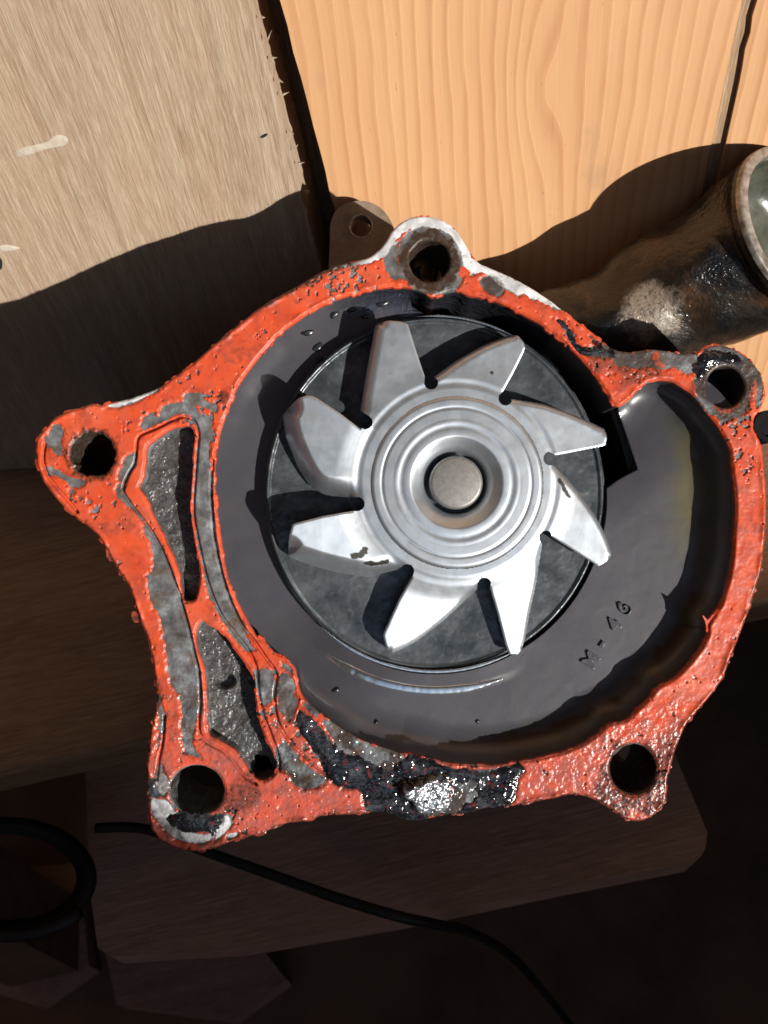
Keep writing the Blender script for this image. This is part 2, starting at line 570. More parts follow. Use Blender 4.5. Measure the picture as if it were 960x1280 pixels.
def m_planed(name, off=0.0, knot=(9, 9)):
    """smooth orange softwood, growth lines running up the plank (z)"""
    t = NT(name)
    wob = t.noise(1.0, 2, 0.5, vec=t.mapv((26, 1, 9), loc=(off, 0, 0)))
    wob2 = t.noise(1.0, 3, 0.5, vec=t.mapv((70, 1, 22), loc=(off + 3, 0, 5)))
    sep = t.n('SeparateXYZ', Vector=t.obj)
    v = t.math('ADD', t.math('MULTIPLY', sep.outputs[0], 250.0), t.math('MULTIPLY', wob, 2.6))
    v = t.math('ADD', v, t.math('MULTIPLY', wob2, 0.8))
    kx = t.math('MULTIPLY', t.math('SUBTRACT', sep.outputs[0], knot[0]), 130.0)
    kz = t.math('MULTIPLY', t.math('SUBTRACT', sep.outputs[2], knot[1]), 42.0)
    kd = t.math('ADD', t.math('MULTIPLY', kx, kx), t.math('MULTIPLY', kz, kz))
    v = t.math('ADD', v, t.math('MULTIPLY', t.math('EXPONENT', t.math('MULTIPLY', kd, -1.0)), 1.5))
    fr = t.math('FRACT', v)
    fine = t.noise(1.0, 3, 0.6, vec=t.mapv((1500, 1, 40)))
    line = t.ramp(fr, [(0.0, 0.10), (0.12, 0.0), (0.55, 0.25), (0.86, 1.0), (0.97, 0.75), (1.0, 0.10)])
    broad = t.noise(1.0, 2, vec=t.mapv((45, 1, 9), loc=(9, 0, off)))
    col = t.mix(broad, (0.62, 0.355, 0.175), (0.50, 0.25, 0.108))
    col = t.mix(t.math('MULTIPLY', line, t.math('ADD', 0.05, t.math('MULTIPLY', t.ramp(t.noise(1.0, 3, 0.6, vec=t.mapv((90, 1, 18), loc=(2, 5, off))), [(0.35, 0.25), (0.65, 1.0)]), 0.75))), col, (0.40, 0.165, 0.060))
    col = t.mix(t.math('MULTIPLY', fine, 0.35), col, (0.70, 0.47, 0.28))
    pores = t.ramp(t.noise(1.0, 2, vec=t.mapv((900, 1, 260))), [(0.0, 1.0), (0.24, 1.0), (0.28, 0.0)])
    col = t.mix(t.math('MULTIPLY', pores, 0.5), col, (0.2, 0.08, 0.03))
    grey = t.ramp(t.noise(1.0, 4, 0.6, vec=t.mapv((60, 1, 30), loc=(off, 2, 0))), [(0.62, 0.0), (0.75, 1.0)])
    col = t.mix(t.math('MULTIPLY', grey, 0.35), col, (0.24, 0.18, 0.13))
    nb = t.bump(t.math('ADD', line, t.math('MULTIPLY', fine, 0.6)), 0.25, 0.0003)
    return t.out(Base_Color=col, Roughness=0.55, Normal=nb)


def m_rough(name, c1, c2, c3, sc=1.0, axis=2):
    """weathered rough-sawn wood; fibres along the given axis"""
    t = NT(name)
    def sv(a, b, loc=(0, 0, 0)):
        s = [a, a, a]; s[axis] = b
        return t.mapv(tuple(s), loc=loc)
    n1 = t.noise(1.0, 4, 0.65, vec=sv(260 * sc, 12 * sc), dist=0.4)
    n2 = t.noise(1.0, 4, 0.7, vec=sv(1500 * sc, 130 * sc, (3, 1, 2)))
    n3 = t.noise(1.0, 3, 0.6, vec=sv(60 * sc, 14 * sc, (7, 7, 7)))
    col = t.mix(t.ramp(n1, [(0.35, 0.0), (0.65, 1.0)]), c1, c2)
    col = t.mix(t.math('MULTIPLY', t.ramp(n3, [(0.4, 0.0), (0.65, 1.0)]), 0.6), col, c3)
    fib = t.ramp(n2, [(0.3, 0.0), (0.5, 0.35), (0.72, 1.0)])
    col = t.mix(t.math('MULTIPLY', fib, 0.6), col, tuple(min(1, x * 1.55 + 0.06) for x in c2))
    dk = t.ramp(t.noise(1.0, 4, 0.7, vec=sv(420 * sc, 30 * sc, (1, 9, 4))), [(0.22, 1.0), (0.36, 0.0)])
    col = t.mix(t.math('MULTIPLY', dk, 0.55), col, tuple(x * 0.3 for x in c1))
    nb = t.bump(t.math('ADD', n2, t.math('MULTIPLY', n1, 1.5)), 0.6, 0.0005)
    return t.out(Base_Color=col, Roughness=0.8, Normal=nb)


M_SEAL = m_sealant(); M_FLANGE = m_flange(); M_GREASE = m_grease(); M_POCKET = m_pocket()
M_VOL = m_volute(); M_DISC = m_disc(); M_IMP = m_impeller(); M_PIPE = m_pipe()
M_SHAFT = m_plain('grey_shaft_end', (0.20, 0.19, 0.185), (0.30, 0.29, 0.28), 900, 0.5, 0.6, 0.4, 0.0001)
M_BODY = m_plain('dark_oily_casting', (0.012, 0.010, 0.009), (0.05, 0.035, 0.025), 120, 0.4)
M_LUG = m_plain('dirty_brown_casting', (0.10, 0.07, 0.05), (0.26, 0.19, 0.14), 160, 0.6)
M_EDGE = m_plain('scraped_bare_metal', (0.10, 0.075, 0.055), (0.50, 0.47, 0.43), 330, 0.42, 0.5)
M_BORE = m_plain('limed_pipe_bore', (0.035, 0.037, 0.028), (0.11, 0.115, 0.09), 130, 0.25)
_kp = ray_plane(672, 120, WM, WALL_C)
M_ORANGE = m_planed('planed_orange_softwood', 0.0, (_kp.dot(WH) * K, (_kp.dot(UP) - BENCH_C) * K))
M_ORANGE2 = m_planed('planed_pale_softwood', 4.0)
M_GREY = m_rough('weathered_grey_plank', (0.22, 0.138, 0.080), (0.345, 0.262, 0.185), (0.33, 0.215, 0.140))
M_BENCH = m_rough('worn_bench_wood', (0.14, 0.075, 0.042), (0.22, 0.13, 0.075), (0.10, 0.055, 0.032), 0.7, 0)
M_DARKW = m_rough('grimy_brown_board', (0.34, 0.19, 0.14), (0.46, 0.28, 0.20), (0.25, 0.14, 0.10), 0.7, 0)
M_BACK = m_rough('rough_batten_wood', (0.19, 0.115, 0.06), (0.33, 0.22, 0.13), (0.14, 0.08, 0.04))
M_ADDED_SHED = m_rough('added_shed_boards', (0.10, 0.06, 0.035), (0.14, 0.085, 0.05), (0.08, 0.05, 0.03), 0.1)
M_FLOOR = m_plain('dirty_dark_floor', (0.16, 0.09, 0.055), (0.30, 0.18, 0.11), 12, 0.8, 0, 0.4, 0.002)
M_RUBBER = m_plain('black_rubber', (0.006, 0.006, 0.007), (0.014, 0.013, 0.013), 60, 0.6)
M_PAINT = m_plain('cream_paint', (0.40, 0.33, 0.25), (0.56, 0.50, 0.42), 420, 0.8)
M_SHADE = m_plain('matt_black_shade', (0.004, 0.004, 0.005), (0.012, 0.011, 0.012), 200, 0.75)  # shade painted near black, for the recess and the dark hole
M_SHADE.node_tree.nodes['Principled BSDF'].inputs['Specular IOR Level'].default_value = 0.1
M_HOLE = m_plain('black_nail_hole', (0.005, 0.004, 0.003), (0.01, 0.008, 0.006), 100, 0.9)

# ------------------------------------------------------------------ unseen shed shell added to shape the light; floor
FLOOR_Z = 0.45 - 0.33
X0, X1, Y0, Y1, ZT = -1.7, 1.9, -1.25, None, 0.0


def box(x0, x1, y0, y1, z0, z1):
    v = [(x, y, z) for z in (z0, z1) for y in (y0, y1) for x in (x0, x1)]
    f = [[0, 2, 3, 1], [4, 5, 7, 6], [0, 1, 5, 4], [2, 6, 7, 3], [0, 4, 6, 2], [1, 3, 7, 5]]
    return v, f


def join(parts):
    v, f = [], []
    for a, b in parts:
        n = len(v); v += list(a); f += [[i + n for i in q] for q in b]
    return v, f


# added wall behind the viewer: openings sized for the sun and a sky reflection
FW = -1.25                                   # world y of that wall
SX, SZ = sun_w.x / -sun_w.y, sun_w.z / -sun_w.y


def through(h, m, u):
    """sun ray through the point with bench-frame coordinates (units) -> where it crosses the far wall"""
    x, y, z = h * K, -m * K, ORIGIN.z + u * K
    return x + (y - FW) * SX, z + (y - FW) * SZ


WX0 = through(-512, 0, 0)[0]
SILL = through(0, 0, -405)[1]
WX1 = WX0 + 0.42
HEAD = SILL + 0.36
GX0, GX1, GZ0, GZ1 = -0.75, 0.35, 0.98, 2.26


def corner_blocker():
    # unseen blocker added in the opening's lower left, shading the bench's left end
    a = through(-540, 0, -275); b = through(-540, 0, -425); c = through(-365, 0, -425)
    q = [(a[0], a[1]), (b[0], b[1]), (c[0], c[1])]
    v = [(x, FW - 0.03, z) for x, z in q] + [(x, FW + 0.01, z) for x, z in q]
    return v, [[0, 1, 2], [5, 4, 3], [0, 3, 4, 1], [1, 4, 5, 2], [2, 5, 3, 0]]


shell = join([
    box(-1.7, GX0, FW - 0.1, FW, FLOOR_Z, 2.3), box(WX1, 2.2, FW - 0.1, FW, FLOOR_Z, 2.3),
    box(GX0, WX0, FW - 0.1, FW, FLOOR_Z, GZ0), box(WX0, WX1, FW - 0.06, FW, FLOOR_Z, SILL),
    box(WX0, WX1, FW - 0.06, FW, HEAD, 2.3), box(GX1, WX0, FW - 0.1, FW, GZ0, 2.3), box(GX0, GX1, FW - 0.1, FW, GZ1, 2.3),
    corner_blocker(), box(-1.8, -1.7, -1.35, 0.35, FLOOR_Z, 2.3), box(2.2, 2.3, -1.35, 0.35, FLOOR_Z, 2.3),
    box(-1.8, 2.3, -1.40, 0.35, 2.3, 2.36), box(-1.8, 2.3, 0.25, 0.35, FLOOR_Z, 2.3)])
tag(mk('added_shed_shell', *shell, M_ADDED_SHED, smooth=False), kind='structure')
gv, gf = box(-40, 40, -40, 40, FLOOR_Z - 0.1, FLOOR_Z)
tag(mk('floor', gv, gf, M_FLOOR, smooth=False), kind='structure')

# ------------------------------------------------------------------ plank wall
wall = empty('plank_wall', W(WM * WALL_C + UP * (BENCH_C - WM.z * 0)), ROT @ Matrix((WH, -WM, UP)).transposed())
tag(wall, 'wall of upright wooden planks with dark gaps, behind the pump', 'wall')


def wp(X, Y):
    """photo point on the wall face -> wall-local (x, z)"""
    p = ray_plane(X, Y, WM, WALL_C)
    return p.dot(WH) * K, (p.dot(UP) - BENCH_C) * K


def edge_x(Xa, Ya, Xb, Yb):
    a = wp(Xa, Ya); b = wp(Xb, Yb)
    return lambda z: a[0] + (b[0] - a[0]) * (z - a[1]) / (b[1] - a[1])


def plank(name, left, right, z0, z1, th, mat, front=0.0, jag=(0, 0), n=150, label=None):
    rows = []
    for i in range(n + 1):
        z = z0 + (z1 - z0) * i / n
        jl = jag[0] * (random.random() ** 3) ; jr = jag[1] * (random.random() ** 3 - 0.2)
        rows.append((left(z) - jl, right(z) + jr, z))
    v = []; f = []
    c = 0.00006
    for a, b, z in rows:
        v += [(a + c, front, z), (b - c, front, z), (b, front + c, z), (b, front + th, z), (a, front + th, z), (a, front + c, z)]
    for i in range(n):
        o = i * 6
        for k in range(6):
            k2 = (k + 1) % 6
            f.append([o + k, o + k2, o + 6 + k2, o + 6 + k])
    f.append([5, 4, 3, 2, 1, 0]); f.append([n * 6 + k for k in range(6)])
    ob = mk(name, v, f, mat, wall, smooth=False)
    if label: ob['label'] = label
    return ob


eL = edge_x(312, 0, 402, 340)
eM0 = edge_x(350, 0, 413, 240)
eM1 = edge_x(928, 0, 876, 250)
eR0 = edge_x(947, 0, 895, 235)
p_grey = plank('plank', lambda z: -0.26, eL, -0.02, 0.75, 0.02, M_GREY, 0.0, (0, 0.0006), 420,
               'weathered grey rough-sawn plank with a frayed edge')
p_mid = plank('plank', eM0, eM1, -0.02, 0.75, 0.02, M_ORANGE, 0.0006, (0.0004, 0.0002), 120,
              'smooth orange plank with wavy growth lines')
p_right = plank('plank', eR0, lambda z: eR0(z) + 0.16, -0.02, 0.75, 0.02, M_ORANGE2, 0.0, (0.0006, 0), 200,
                'pale plank beyond the narrow right-hand gap')
bb = box(0.02, 0.30, 0.004, 0.035, -0.02, 0.75)
b0 = (eM1(0.2) + eR0(0.2)) / 2
v, f = box(b0 - 0.011, b0 + 0.012, 0.0012, 0.028, -0.02, 0.75)
# batten leaning like the gap it closes
v = [((eM1(z) + eR0(z)) / 2 + (x - b0), y, z) for x, y, z in v]
f = f
# sits between the planks: only as wide as the gap
v = [((eM1(z) + 0.0002 if x < (eM1(z) + eR0(z)) / 2 else eR0(z) - 0.0002), y, z) for x, y, z in v]
mk('batten', v, f, M_BACK, wall, smooth=False)

v, f = box(-0.27, 0.32, 0.0285, 0.036, -0.02, 0.75)
mk('backing_board', v, f, M_BACK, wall, smooth=False)

# splinters on the frayed edge of the grey plank
sv, sf = [], []
for (X, Y, dx, dy) in [(328, 50, 3, -9), (333, 73, 5, 3), (341, 100, 5, 8), (346, 119, 7, 0), 
                       (356, 166, 3, 6), (366, 205, 6, 2), (375, 240, 4, 3), (320, 22, 3, 4), (361, 188, 3, -4)]:
    x, z = wp(X + 6, Y - 1); x2, z2 = wp(X + 9 + dx, Y + dy - 4); x3, z3 = wp(X + 7, Y + 2.5)
    n = len(sv)
    sv += [(x, 0.0002, z), (x3, 0.0002, z3), (x2, 0.0001, z2), ((x + x3) / 2, 0.0014, (z + z3) / 2)]
    sf += [[n, n + 1, n + 2], [n + 1, n + 3, n + 2], [n + 3, n, n + 2], [n, n + 3, n + 1]]
mk('splinter', sv, sf, M_GREY, p_grey, smooth=False)['kind'] = 'stuff'


def smear(pts, mat, name, h=0.00018):
    P = catmull([wp(*q) for q in pts], 4)
    v, f = [], []
    c = P.mean(0); n = len(P)
    for s, y in ((1.0, 0.0), (0.9, -h * 0.8), (0.5, -h)):
        v += [(c[0] + (x - c[0]) * s, y, c[1] + (z - c[1]) * s) for x, z in P]
    for k in range(2):
        f += [[k * n + i, k * n + (i + 1) % n, (k + 1) * n + (i + 1) % n, (k + 1) * n + i] for i in range(n)]
    f.append([2 * n + i for i in range(n)])
    return mk(name, v, f, mat, p_grey)


smear([(20, 190), (30, 184), (45, 181), (58, 177), (68, 170), (78, 169), (85, 174), (82, 181), (70, 184), (58, 187), (44, 191), (30, 195), (22, 195)], M_PAINT, 'paint_smear')
smear([(-2, 308), (8, 306), (18, 308), (25, 310), (18, 313), (6, 314), (-2, 313)], M_PAINT, 'paint_smear')
smear([(-4, 324), (1, 323), (3, 329), (2, 336), (-4, 338)], M_HOLE, 'nail_hole', 0.0003)
smear([(325, 171), (331, 167), (335, 168), (329, 172)], M_HOLE, 'nail_hole', 0.0003)

# ------------------------------------------------------------------ bench and what lies below it
bench = empty('bench', (0, 0.05, 0.45))
tag(bench, 'worn wooden bench board that the pump stands on', 'bench')


def fl(X, Y, c):
    """photo point on the level plane at height c -> bench-local (x, y)"""
    p = ROT @ (ray_plane(X, Y, UP, c) * K) + ORIGIN
    return p.x, p.y - 0.05


a = fl(95, 975 - 28, BENCH_C); b = fl(940, 785 - 28, BENCH_C)
sl_ = (b[1] - a[1]) / (b[0] - a[0])
yf = lambda x: a[1] + sl_ * (x - a[0])
TH = 0.0125
xs = (-0.30, 0.32)
yb = lambda x: (-(WALL_C + x / K * math.sin(WALL_TURN)) / math.cos(WALL_TURN)) * K - 0.05 - 0.0006
c = 0.0015
sec = []
for x in xs:
    y = yf(x)
    sec.append([(x, y + c, 0), (x, yb(x), 0), (x, yb(x), -TH), (x, y + c, -TH), (x, y, -TH + c), (x, y, -c)])
v = sec[0] + sec[1]
f = [[k, (k + 1) % 6, 6 + (k + 1) % 6, 6 + k] for k in range(6)] + [[5, 4, 3, 2, 1, 0], [6 + k for k in range(6)]]
mk('bench_top', v, f, M_BENCH, bench, smooth=False)

SH = -900.0
poly = [fl(*q, SH) for q in ((112, 1110), (122, 1185), (140, 1196), (300, 1186), (500, 1152), (700, 1110), (862, 1078), (882, 1060), (884, 1040), (836, 925), (830, 700), (100, 760))]
zs = 0.45 + (SH - BENCH_C) * K
board = empty('low_board', (0, 0.05, zs))
tag(board, 'dark grimy board with rounded corners lying below the bench', 'board')
v, f = prism(poly[::-1], -0.012, 0.0)
mk('board_top', v, f, M_DARKW, board, smooth=False)
for sx, sy in ((-0.05, 0.0), (0.1, 0.02)):
    v, f = box(sx - 0.02, sx + 0.02, sy - 0.02, sy + 0.02, FLOOR_Z - zs, -0.0125)
    mk('board_leg', v, f, M_DARKW, board, smooth=False)
for sx in (-0.24, 0.26):
    v, f = box(sx - 0.02, sx + 0.02, yf(sx) + 0.02, yf(sx) + 0.06, FLOOR_Z - 0.45, -TH - 0.0005)
    mk('bench_leg', v, f, M_BENCH, bench, smooth=False)

# loose boards on the floor
FC = BENCH_C - 0.33 / K
for i, q in enumerate([[(-40, 1100), (112, 1090), (126, 1215), (60, 1262), (-40, 1232)],
                       [(135, 1150), (300, 1150), (366, 1232), (300, 1280), (160, 1262)]]):
    P = [fl(*pp, FC) for pp in q]
    v, f = prism(P[::-1], 0.001, 0.02)
    ob = mk('loose_board', [(x, y + 0.05, z + FLOOR_Z) for x, y, z in v], f, M_DARKW, smooth=False)
    tag(ob, ('dark offcut board on the floor at the far left corner', 'dark offcut board on the floor below the low board')[i], 'board', group='offcuts on the floor')

# black hose coil with its tail over the low board
pts = []
for i in range(150):
    t_ = i / 149
    ang = 2 * math.pi * 2.6 * t_ + 0.6
    X = 8 + (112 - 22 * t_) * math.cos(ang); Y = 1098 + (72 - 14 * t_) * math.sin(ang)
    p = ray_plane(X, Y, UP, -700 - 90 * t_)
    pts.append(W(p))
tail = [ray_plane(X, Y, UP, -700) for X, Y in ((120, 1035), (180, 1036), (250, 1062), (330, 1090), (420, 1122), (500, 1146))] + [ray_plane(X, Y, UP, c_) for X, Y, c_ in ((548, 1156, -760), (590, 1166, -900), (640, 1196, -1150), (680, 1240, -1500), (720, 1290, -1950))]
tl = catmull([tuple(W(p)) for p in tail], 6, False)
v1, f1 = tube(pts, [0.0023] * len(pts), 10)
v2, f2 = tube([tuple(q) for q in tl], [0.0017] * len(tl), 10)
hose = mk('hose', *join([(v1, f1), (v2, f2)]), M_RUBBER)
tag(hose, 'black rubber hose coiled in the dark below the bench', 'hose')

# ------------------------------------------------------------------ THE PUMP
pump = empty('water_pump', W(BASE), ROT)
tag(pump, 'engine water pump with red sealant on its flange and a bare metal impeller', 'water pump')

OUT = [(45, 556), (46, 575), (49, 587), (55, 602), (70, 622), (85, 638), (100, 650), (113, 660), (123, 670), (133, 686), (142, 702), (150, 717),
       (156, 724), (163, 738), (169, 755), (174, 772), (180, 787), (185, 800), (189, 817), (193, 838), (195, 855), (196, 872), (195, 888), (190, 903), (187, 925), (184, 955),
       (186, 985), (186, 1012), (188, 1030), (195, 1045), (205, 1053), (220, 1060), (240, 1064), (262, 1062), (280, 1055), (295, 1050), (310, 1045), (325, 1043), (337, 1037), (350, 1031), (370, 1027), (390, 1026), (400, 1020),
       (430, 1018), (455, 1017), (478, 1014), (500, 1020), (515, 1025), (540, 1022), (560, 1018), (585, 1016), (600, 1012), (620, 1008), (640, 1007), (660, 1003), (680, 1000),
       (695, 997), (710, 993), (727, 994), (740, 998), (751, 1004), (763, 1011), (775, 1020), (790, 1026), (805, 1025), (819, 1017), (829, 1005), (834, 990), (834, 975), (838, 960), (843, 940), (850, 922), (858, 905), (872, 888), (890, 867), (904, 846), (912, 824),
       (920, 805), (927, 787), (935, 765), (940, 750), (946, 730), (952, 707), (955, 680), (957, 650), (957, 620), (955, 595), (953, 570), (950, 553), (945, 544), (941, 534), (943, 522), (949, 513), (954, 502), (956, 488), (953, 472), (946, 459), (935, 447), (920, 437), (905, 432), (893, 431), (880, 436), (869, 441), (855, 443),
       (835, 439), (815, 437), (805, 438), (788, 440), (771, 438), (760, 432), (750, 424), (739, 415), (725, 405), (712, 395), (701, 386), (690, 377), (672, 365), (650, 352), (632, 343), (613, 335), (598, 328), (588, 316), (579, 301), (570, 287), (557, 277), (540, 271), (527, 270), (513, 272), (500, 279), (490, 289), (482, 302), (472, 314), (458, 323), (440, 327), (420, 332),
       (400, 341), (372, 358), (345, 372), (325, 385), (312, 395), (300, 405), (281, 421), (265, 434), (252, 445), (240, 456), (227, 465), (213, 476), (200, 484), (178, 493), (160, 499), (136, 504), (128, 507), (115, 505), (100, 511), (82, 516), (68, 523), (58, 535), (50, 545)]
BORE = [(440, 368), (420, 374), (400, 383), (385, 391), (370, 402), (350, 416), (336, 431), (325, 444), (311, 462), (300, 477), (292, 492), (285, 511), (277, 532), (271, 555), (268, 580), (268, 610), (271, 640), (275, 670), (279, 698), (285, 725), (295, 750), (308, 775), (321, 797), (331, 803), (342, 815), (356, 822), (366, 832), (371, 850), (376, 868), (390, 884), (406, 897), (425, 910), (445, 922), (465, 931), (485, 937), (500, 942), (513, 943), (535, 947), (560, 954), (590, 956), (620, 957), (645, 953), (670, 949), (700, 942), (725, 932), (745, 920), (760, 907), (783, 900), (796, 888), (812, 873), (822, 860), (840, 850), (854, 838), (866, 824), (876, 810), (885, 793), (886, 781), (897, 765), (903, 752), (908, 735), (913, 715), (916, 695), (918, 665), (920, 640), (919, 615), (917, 598), (915, 580), (913, 563), (907, 550), (900, 537), (890, 524), (880, 512), (875, 504), (865, 493), (852, 484), (842, 478), (828, 475), (815, 477), (803, 483), (795, 490), (789, 498), (781, 504), (774, 508), (767, 505), (757, 488), (748, 475), (735, 459), (721, 443), (705, 428), (690, 416), (675, 405), (655, 394), (635, 383), (615, 375), (600, 371), (585, 369), (571, 363), (556, 366), (540, 371), (528, 365), (515, 360), (495, 358), (470, 361), (455, 364)]
P1 = [(184, 557), (197, 547), (210, 538), (225, 533), (238, 534), (245, 545), (243, 562), (240, 600), (239, 640), (243, 672), (249, 705), (250, 722), (245, 748), (236, 752), (228, 748), (224, 725), (217, 698), (207, 678), (196, 655), (187, 635), (179, 618), (173, 609), (178, 598), (181, 580)]
P2 = [(252, 776), (246, 785), (244, 797), (247, 814), (254, 835), (257, 860), (258, 882), (258, 905), (262, 920), (276, 927), (292, 937), (300, 946), (307, 957), (313, 968), (325, 976), (338, 973), (346, 960), (342, 944), (333, 925), (325, 905), (320, 880), (318, 852), (314, 840), (304, 827), (293, 811), (282, 796), (271, 787), (261, 781)]
s_out = sdf(catmull(OUT, 3), 40)
s_bore = sdf(catmull(BORE, 3), 46)
s_p1 = sdf(catmull(P1, 3)); s_p2 = sdf(catmull(P2, 3))
nA = fbm(7, 0, 3); nB = fbm(4, 1, 2); nC = fbm(22, 2, 3); nD = fbm(2.6, 3, 2)
h1 = sell(116, 568, 27, 28) + nA * 3
h2 = sell(537, 326, 25.5, 26) + nA * 1.0
h3 = sell(907, 484, 24, 26)
h4 = sell(791, 961, 28, 31)
h5 = sell(246, 988, 33.5, 31)
holes = np.minimum.reduce([h1, h2, h3, h4, h5])
s_pock = np.minimum(s_p1, s_p2)
s_fl = np.maximum.reduce([s_out + nB * 0.5, -s_bore, -holes, -s_pock + 0 * nB])

# --- bare metal patches, clean metal, grease (photo shapes; wobbly edges)
BARE = [
 [(152, 603), (148, 600), (152, 585), (160, 570), (168, 566), (168, 582), (160, 595), (156, 608), (150, 621), (147, 622), (146, 612)],
 [(146, 620), (155, 618), (161, 629), (175, 648), (190, 668), (204, 690), (216, 722), (226, 752), (235, 782), (243, 817), (249, 842), (251, 878), (248, 893), (243, 910), (240, 928), (249, 942), (252, 948), (240, 945), (231, 938), (227, 920), (228, 895), (224, 870), (215, 858), (211, 840), (207, 815), (203, 790), (201, 772), (192, 760), (187, 742), (184, 722), (191, 711), (192, 695), (186, 676), (179, 667), (180, 656), (172, 640), (160, 632)],
 [(174, 538), (180, 520), (192, 517), (198, 520), (205, 508), (218, 505), (228, 502), (235, 490), (247, 490), (256, 500), (268, 506), (270, 514), (262, 512), (245, 507), (247, 514), (262, 522), (266, 540), (262, 560), (264, 600), (266, 640), (268, 665), (273, 690), (279, 720), (290, 755), (300, 778), (308, 792), (303, 808), (293, 800), (283, 785), (272, 765), (263, 750), (256, 725), (250, 700), (245, 672), (241, 640), (243, 600), (246, 560), (250, 540), (243, 522), (230, 517), (215, 521), (195, 531)],
 [(57, 548), (66, 534), (73, 530), (79, 540), (77, 556), (80, 570), (72, 568), (63, 562), (57, 560)],
 [(56, 585), (63, 583), (78, 590), (90, 597), (107, 600), (105, 607), (88, 609), (84, 601), (70, 595), (60, 592)],
 [(86, 612), (92, 612), (93, 617), (87, 617)], [(110, 624), (116, 626), (114, 630), (108, 629)], [(116, 634), (122, 636), (120, 641), (114, 640)], [(98, 620), (103, 622), (100, 625)],
 [(317, 838), (343, 840), (343, 865), (337, 878), (326, 880), (321, 860)],
 [(347, 935), (356, 925), (366, 936), (383, 956), (400, 968), (410, 974), (396, 985), (376, 986), (365, 976), (358, 965), (348, 962), (343, 946)],
 [(295, 783), (310, 800), (318, 812), (310, 815), (300, 806), (290, 793)],
 [(752, 428), (772, 438), (790, 440), (815, 438), (835, 440), (855, 443), (869, 441), (873, 455), (868, 466), (858, 468), (850, 461), (835, 460), (825, 464), (810, 458), (795, 463), (780, 462), (771, 455), (762, 446)],
 [(880, 436), (905, 432), (925, 440), (946, 459), (955, 485), (950, 506), (945, 512), (941, 490), (935, 505), (925, 520), (905, 524), (885, 515), (872, 500), (868, 480), (870, 455)],
 [(349, 846), (358, 841), (366, 848), (370, 866), (371, 884), (364, 902), (355, 898), (348, 880)], [(352, 828), (362, 832), (366, 842), (356, 838)],
 [(196, 870), (201, 872), (205, 900), (201, 925), (197, 935), (199, 905)],
 [(478, 312), (492, 303), (500, 300), (498, 330), (505, 345), (495, 350), (483, 340)],
 [(500, 300), (515, 285), (540, 278), (560, 285), (576, 305), (582, 335), (570, 362), (540, 370), (515, 358), (498, 335)],
 [(600, 352), (606, 345), (628, 347), (629, 365), (620, 372), (606, 362)],
 [(378, 876), (390, 885), (425, 910), (465, 932), (505, 943), (500, 955), (480, 968), (465, 955), (440, 945), (425, 935), (410, 915), (398, 900), (385, 890)],
]
CLEAN = [
 [(135, 506), (160, 498), (178, 492), (200, 483), (206, 481), (195, 490), (175, 500), (150, 509), (138, 509)],
 [(398, 341), (420, 331), (440, 326), (458, 322), (472, 313), (482, 301), (490, 288), (500, 278), (513, 271), (540, 270), (557, 276), (571, 287), (580, 301), (588, 315), (598, 327), (625, 340), (650, 351), (672, 364), (690, 376), (702, 386), (698, 388), (680, 381), (672, 376), (662, 373), (655, 367), (648, 370), (638, 364), (628, 358), (612, 345), (598, 342), (585, 345), (580, 335), (573, 308), (560, 292), (540, 284), (520, 285), (505, 292), (496, 302), (488, 312), (475, 325), (455, 331), (432, 335), (412, 338)],
 [(187, 1000), (200, 998), (211, 1002), (220, 1016), (222, 1031), (240, 1041), (262, 1042), (267, 1035), (268, 1046), (255, 1054), (240, 1054), (220, 1049), (205, 1036), (193, 1021)],
 [(201, 953), (205, 966), (213, 978), (208, 992), (200, 995), (195, 980), (195, 968)],
 [(272, 1030), (285, 1017), (290, 1030), (281, 1042), (270, 1049)], [(283, 1043), (295, 1040), (298, 1044), (287, 1049)],
]
GREASE = [
 [(208, 1022), (225, 1014), (250, 1017), (275, 1018), (283, 1015), (272, 1035), (268, 1052), (262, 1041), (245, 1040), (225, 1038)],
 [(186, 972), (196, 975), (200, 992), (196, 998), (186, 994)],
 [(374, 888), (388, 897), (398, 905), (410, 920), (425, 936), (450, 946), (475, 960), (500, 955), (511, 945), (535, 950), (560, 958), (600, 962), (635, 958), (650, 955), (655, 965), (645, 980), (640, 1006), (600, 1013), (583, 1016), (560, 1018), (540, 1020), (516, 1026), (480, 1015), (457, 1014), (452, 992), (440, 985), (428, 985), (412, 974), (403, 960), (393, 940), (380, 920), (370, 905)],
 [(868, 455), (880, 442), (900, 438), (920, 446), (929, 458), (925, 463), (915, 455), (900, 454), (885, 462), (875, 478), (869, 470)],
 [(690, 398), (700, 405), (708, 420), (720, 438), (735, 446), (752, 447), (768, 447), (765, 438), (752, 430), (736, 420), (742, 432), (728, 434), (716, 420), (708, 404)],
]
b_bare = sdf_any(BARE); b_clean = sdf_any(CLEAN); b_gr = sdf_any(GREASE)
wob = nA * 2.6 + nB * 1.6
wet = smooth01(GY + nC * 30, 800, 930)                                  # the lower part is wet with oil
wet = np.maximum(wet, 0.35 * smooth01(GX + nC * 25, 730, 800))
wet = np.maximum(wet, 0.1)
hring = np.minimum.reduce([np.abs(sell(537, 326, 25.5, 26)) - 17, sell(116, 568, 33, 34)])
dirt = np.zeros_like(GX)
dirt = np.maximum(dirt, smooth01(-(sell(537, 326, 40, 41)) + nA * 6, 0, 4))
dirt = np.maximum(dirt, 0.9 * smooth01(-(sell(116, 568, 36, 37)) + nA * 6, 0, 5))
dirt = np.maximum(dirt, 0.95 * smooth01(-sell(793, 975, 54, 54) + nC * 16, 0, 12))
dirt = np.maximum(dirt, 0.8 * smooth01(-sell(907, 484, 46, 50) + nC * 16, 0, 16))
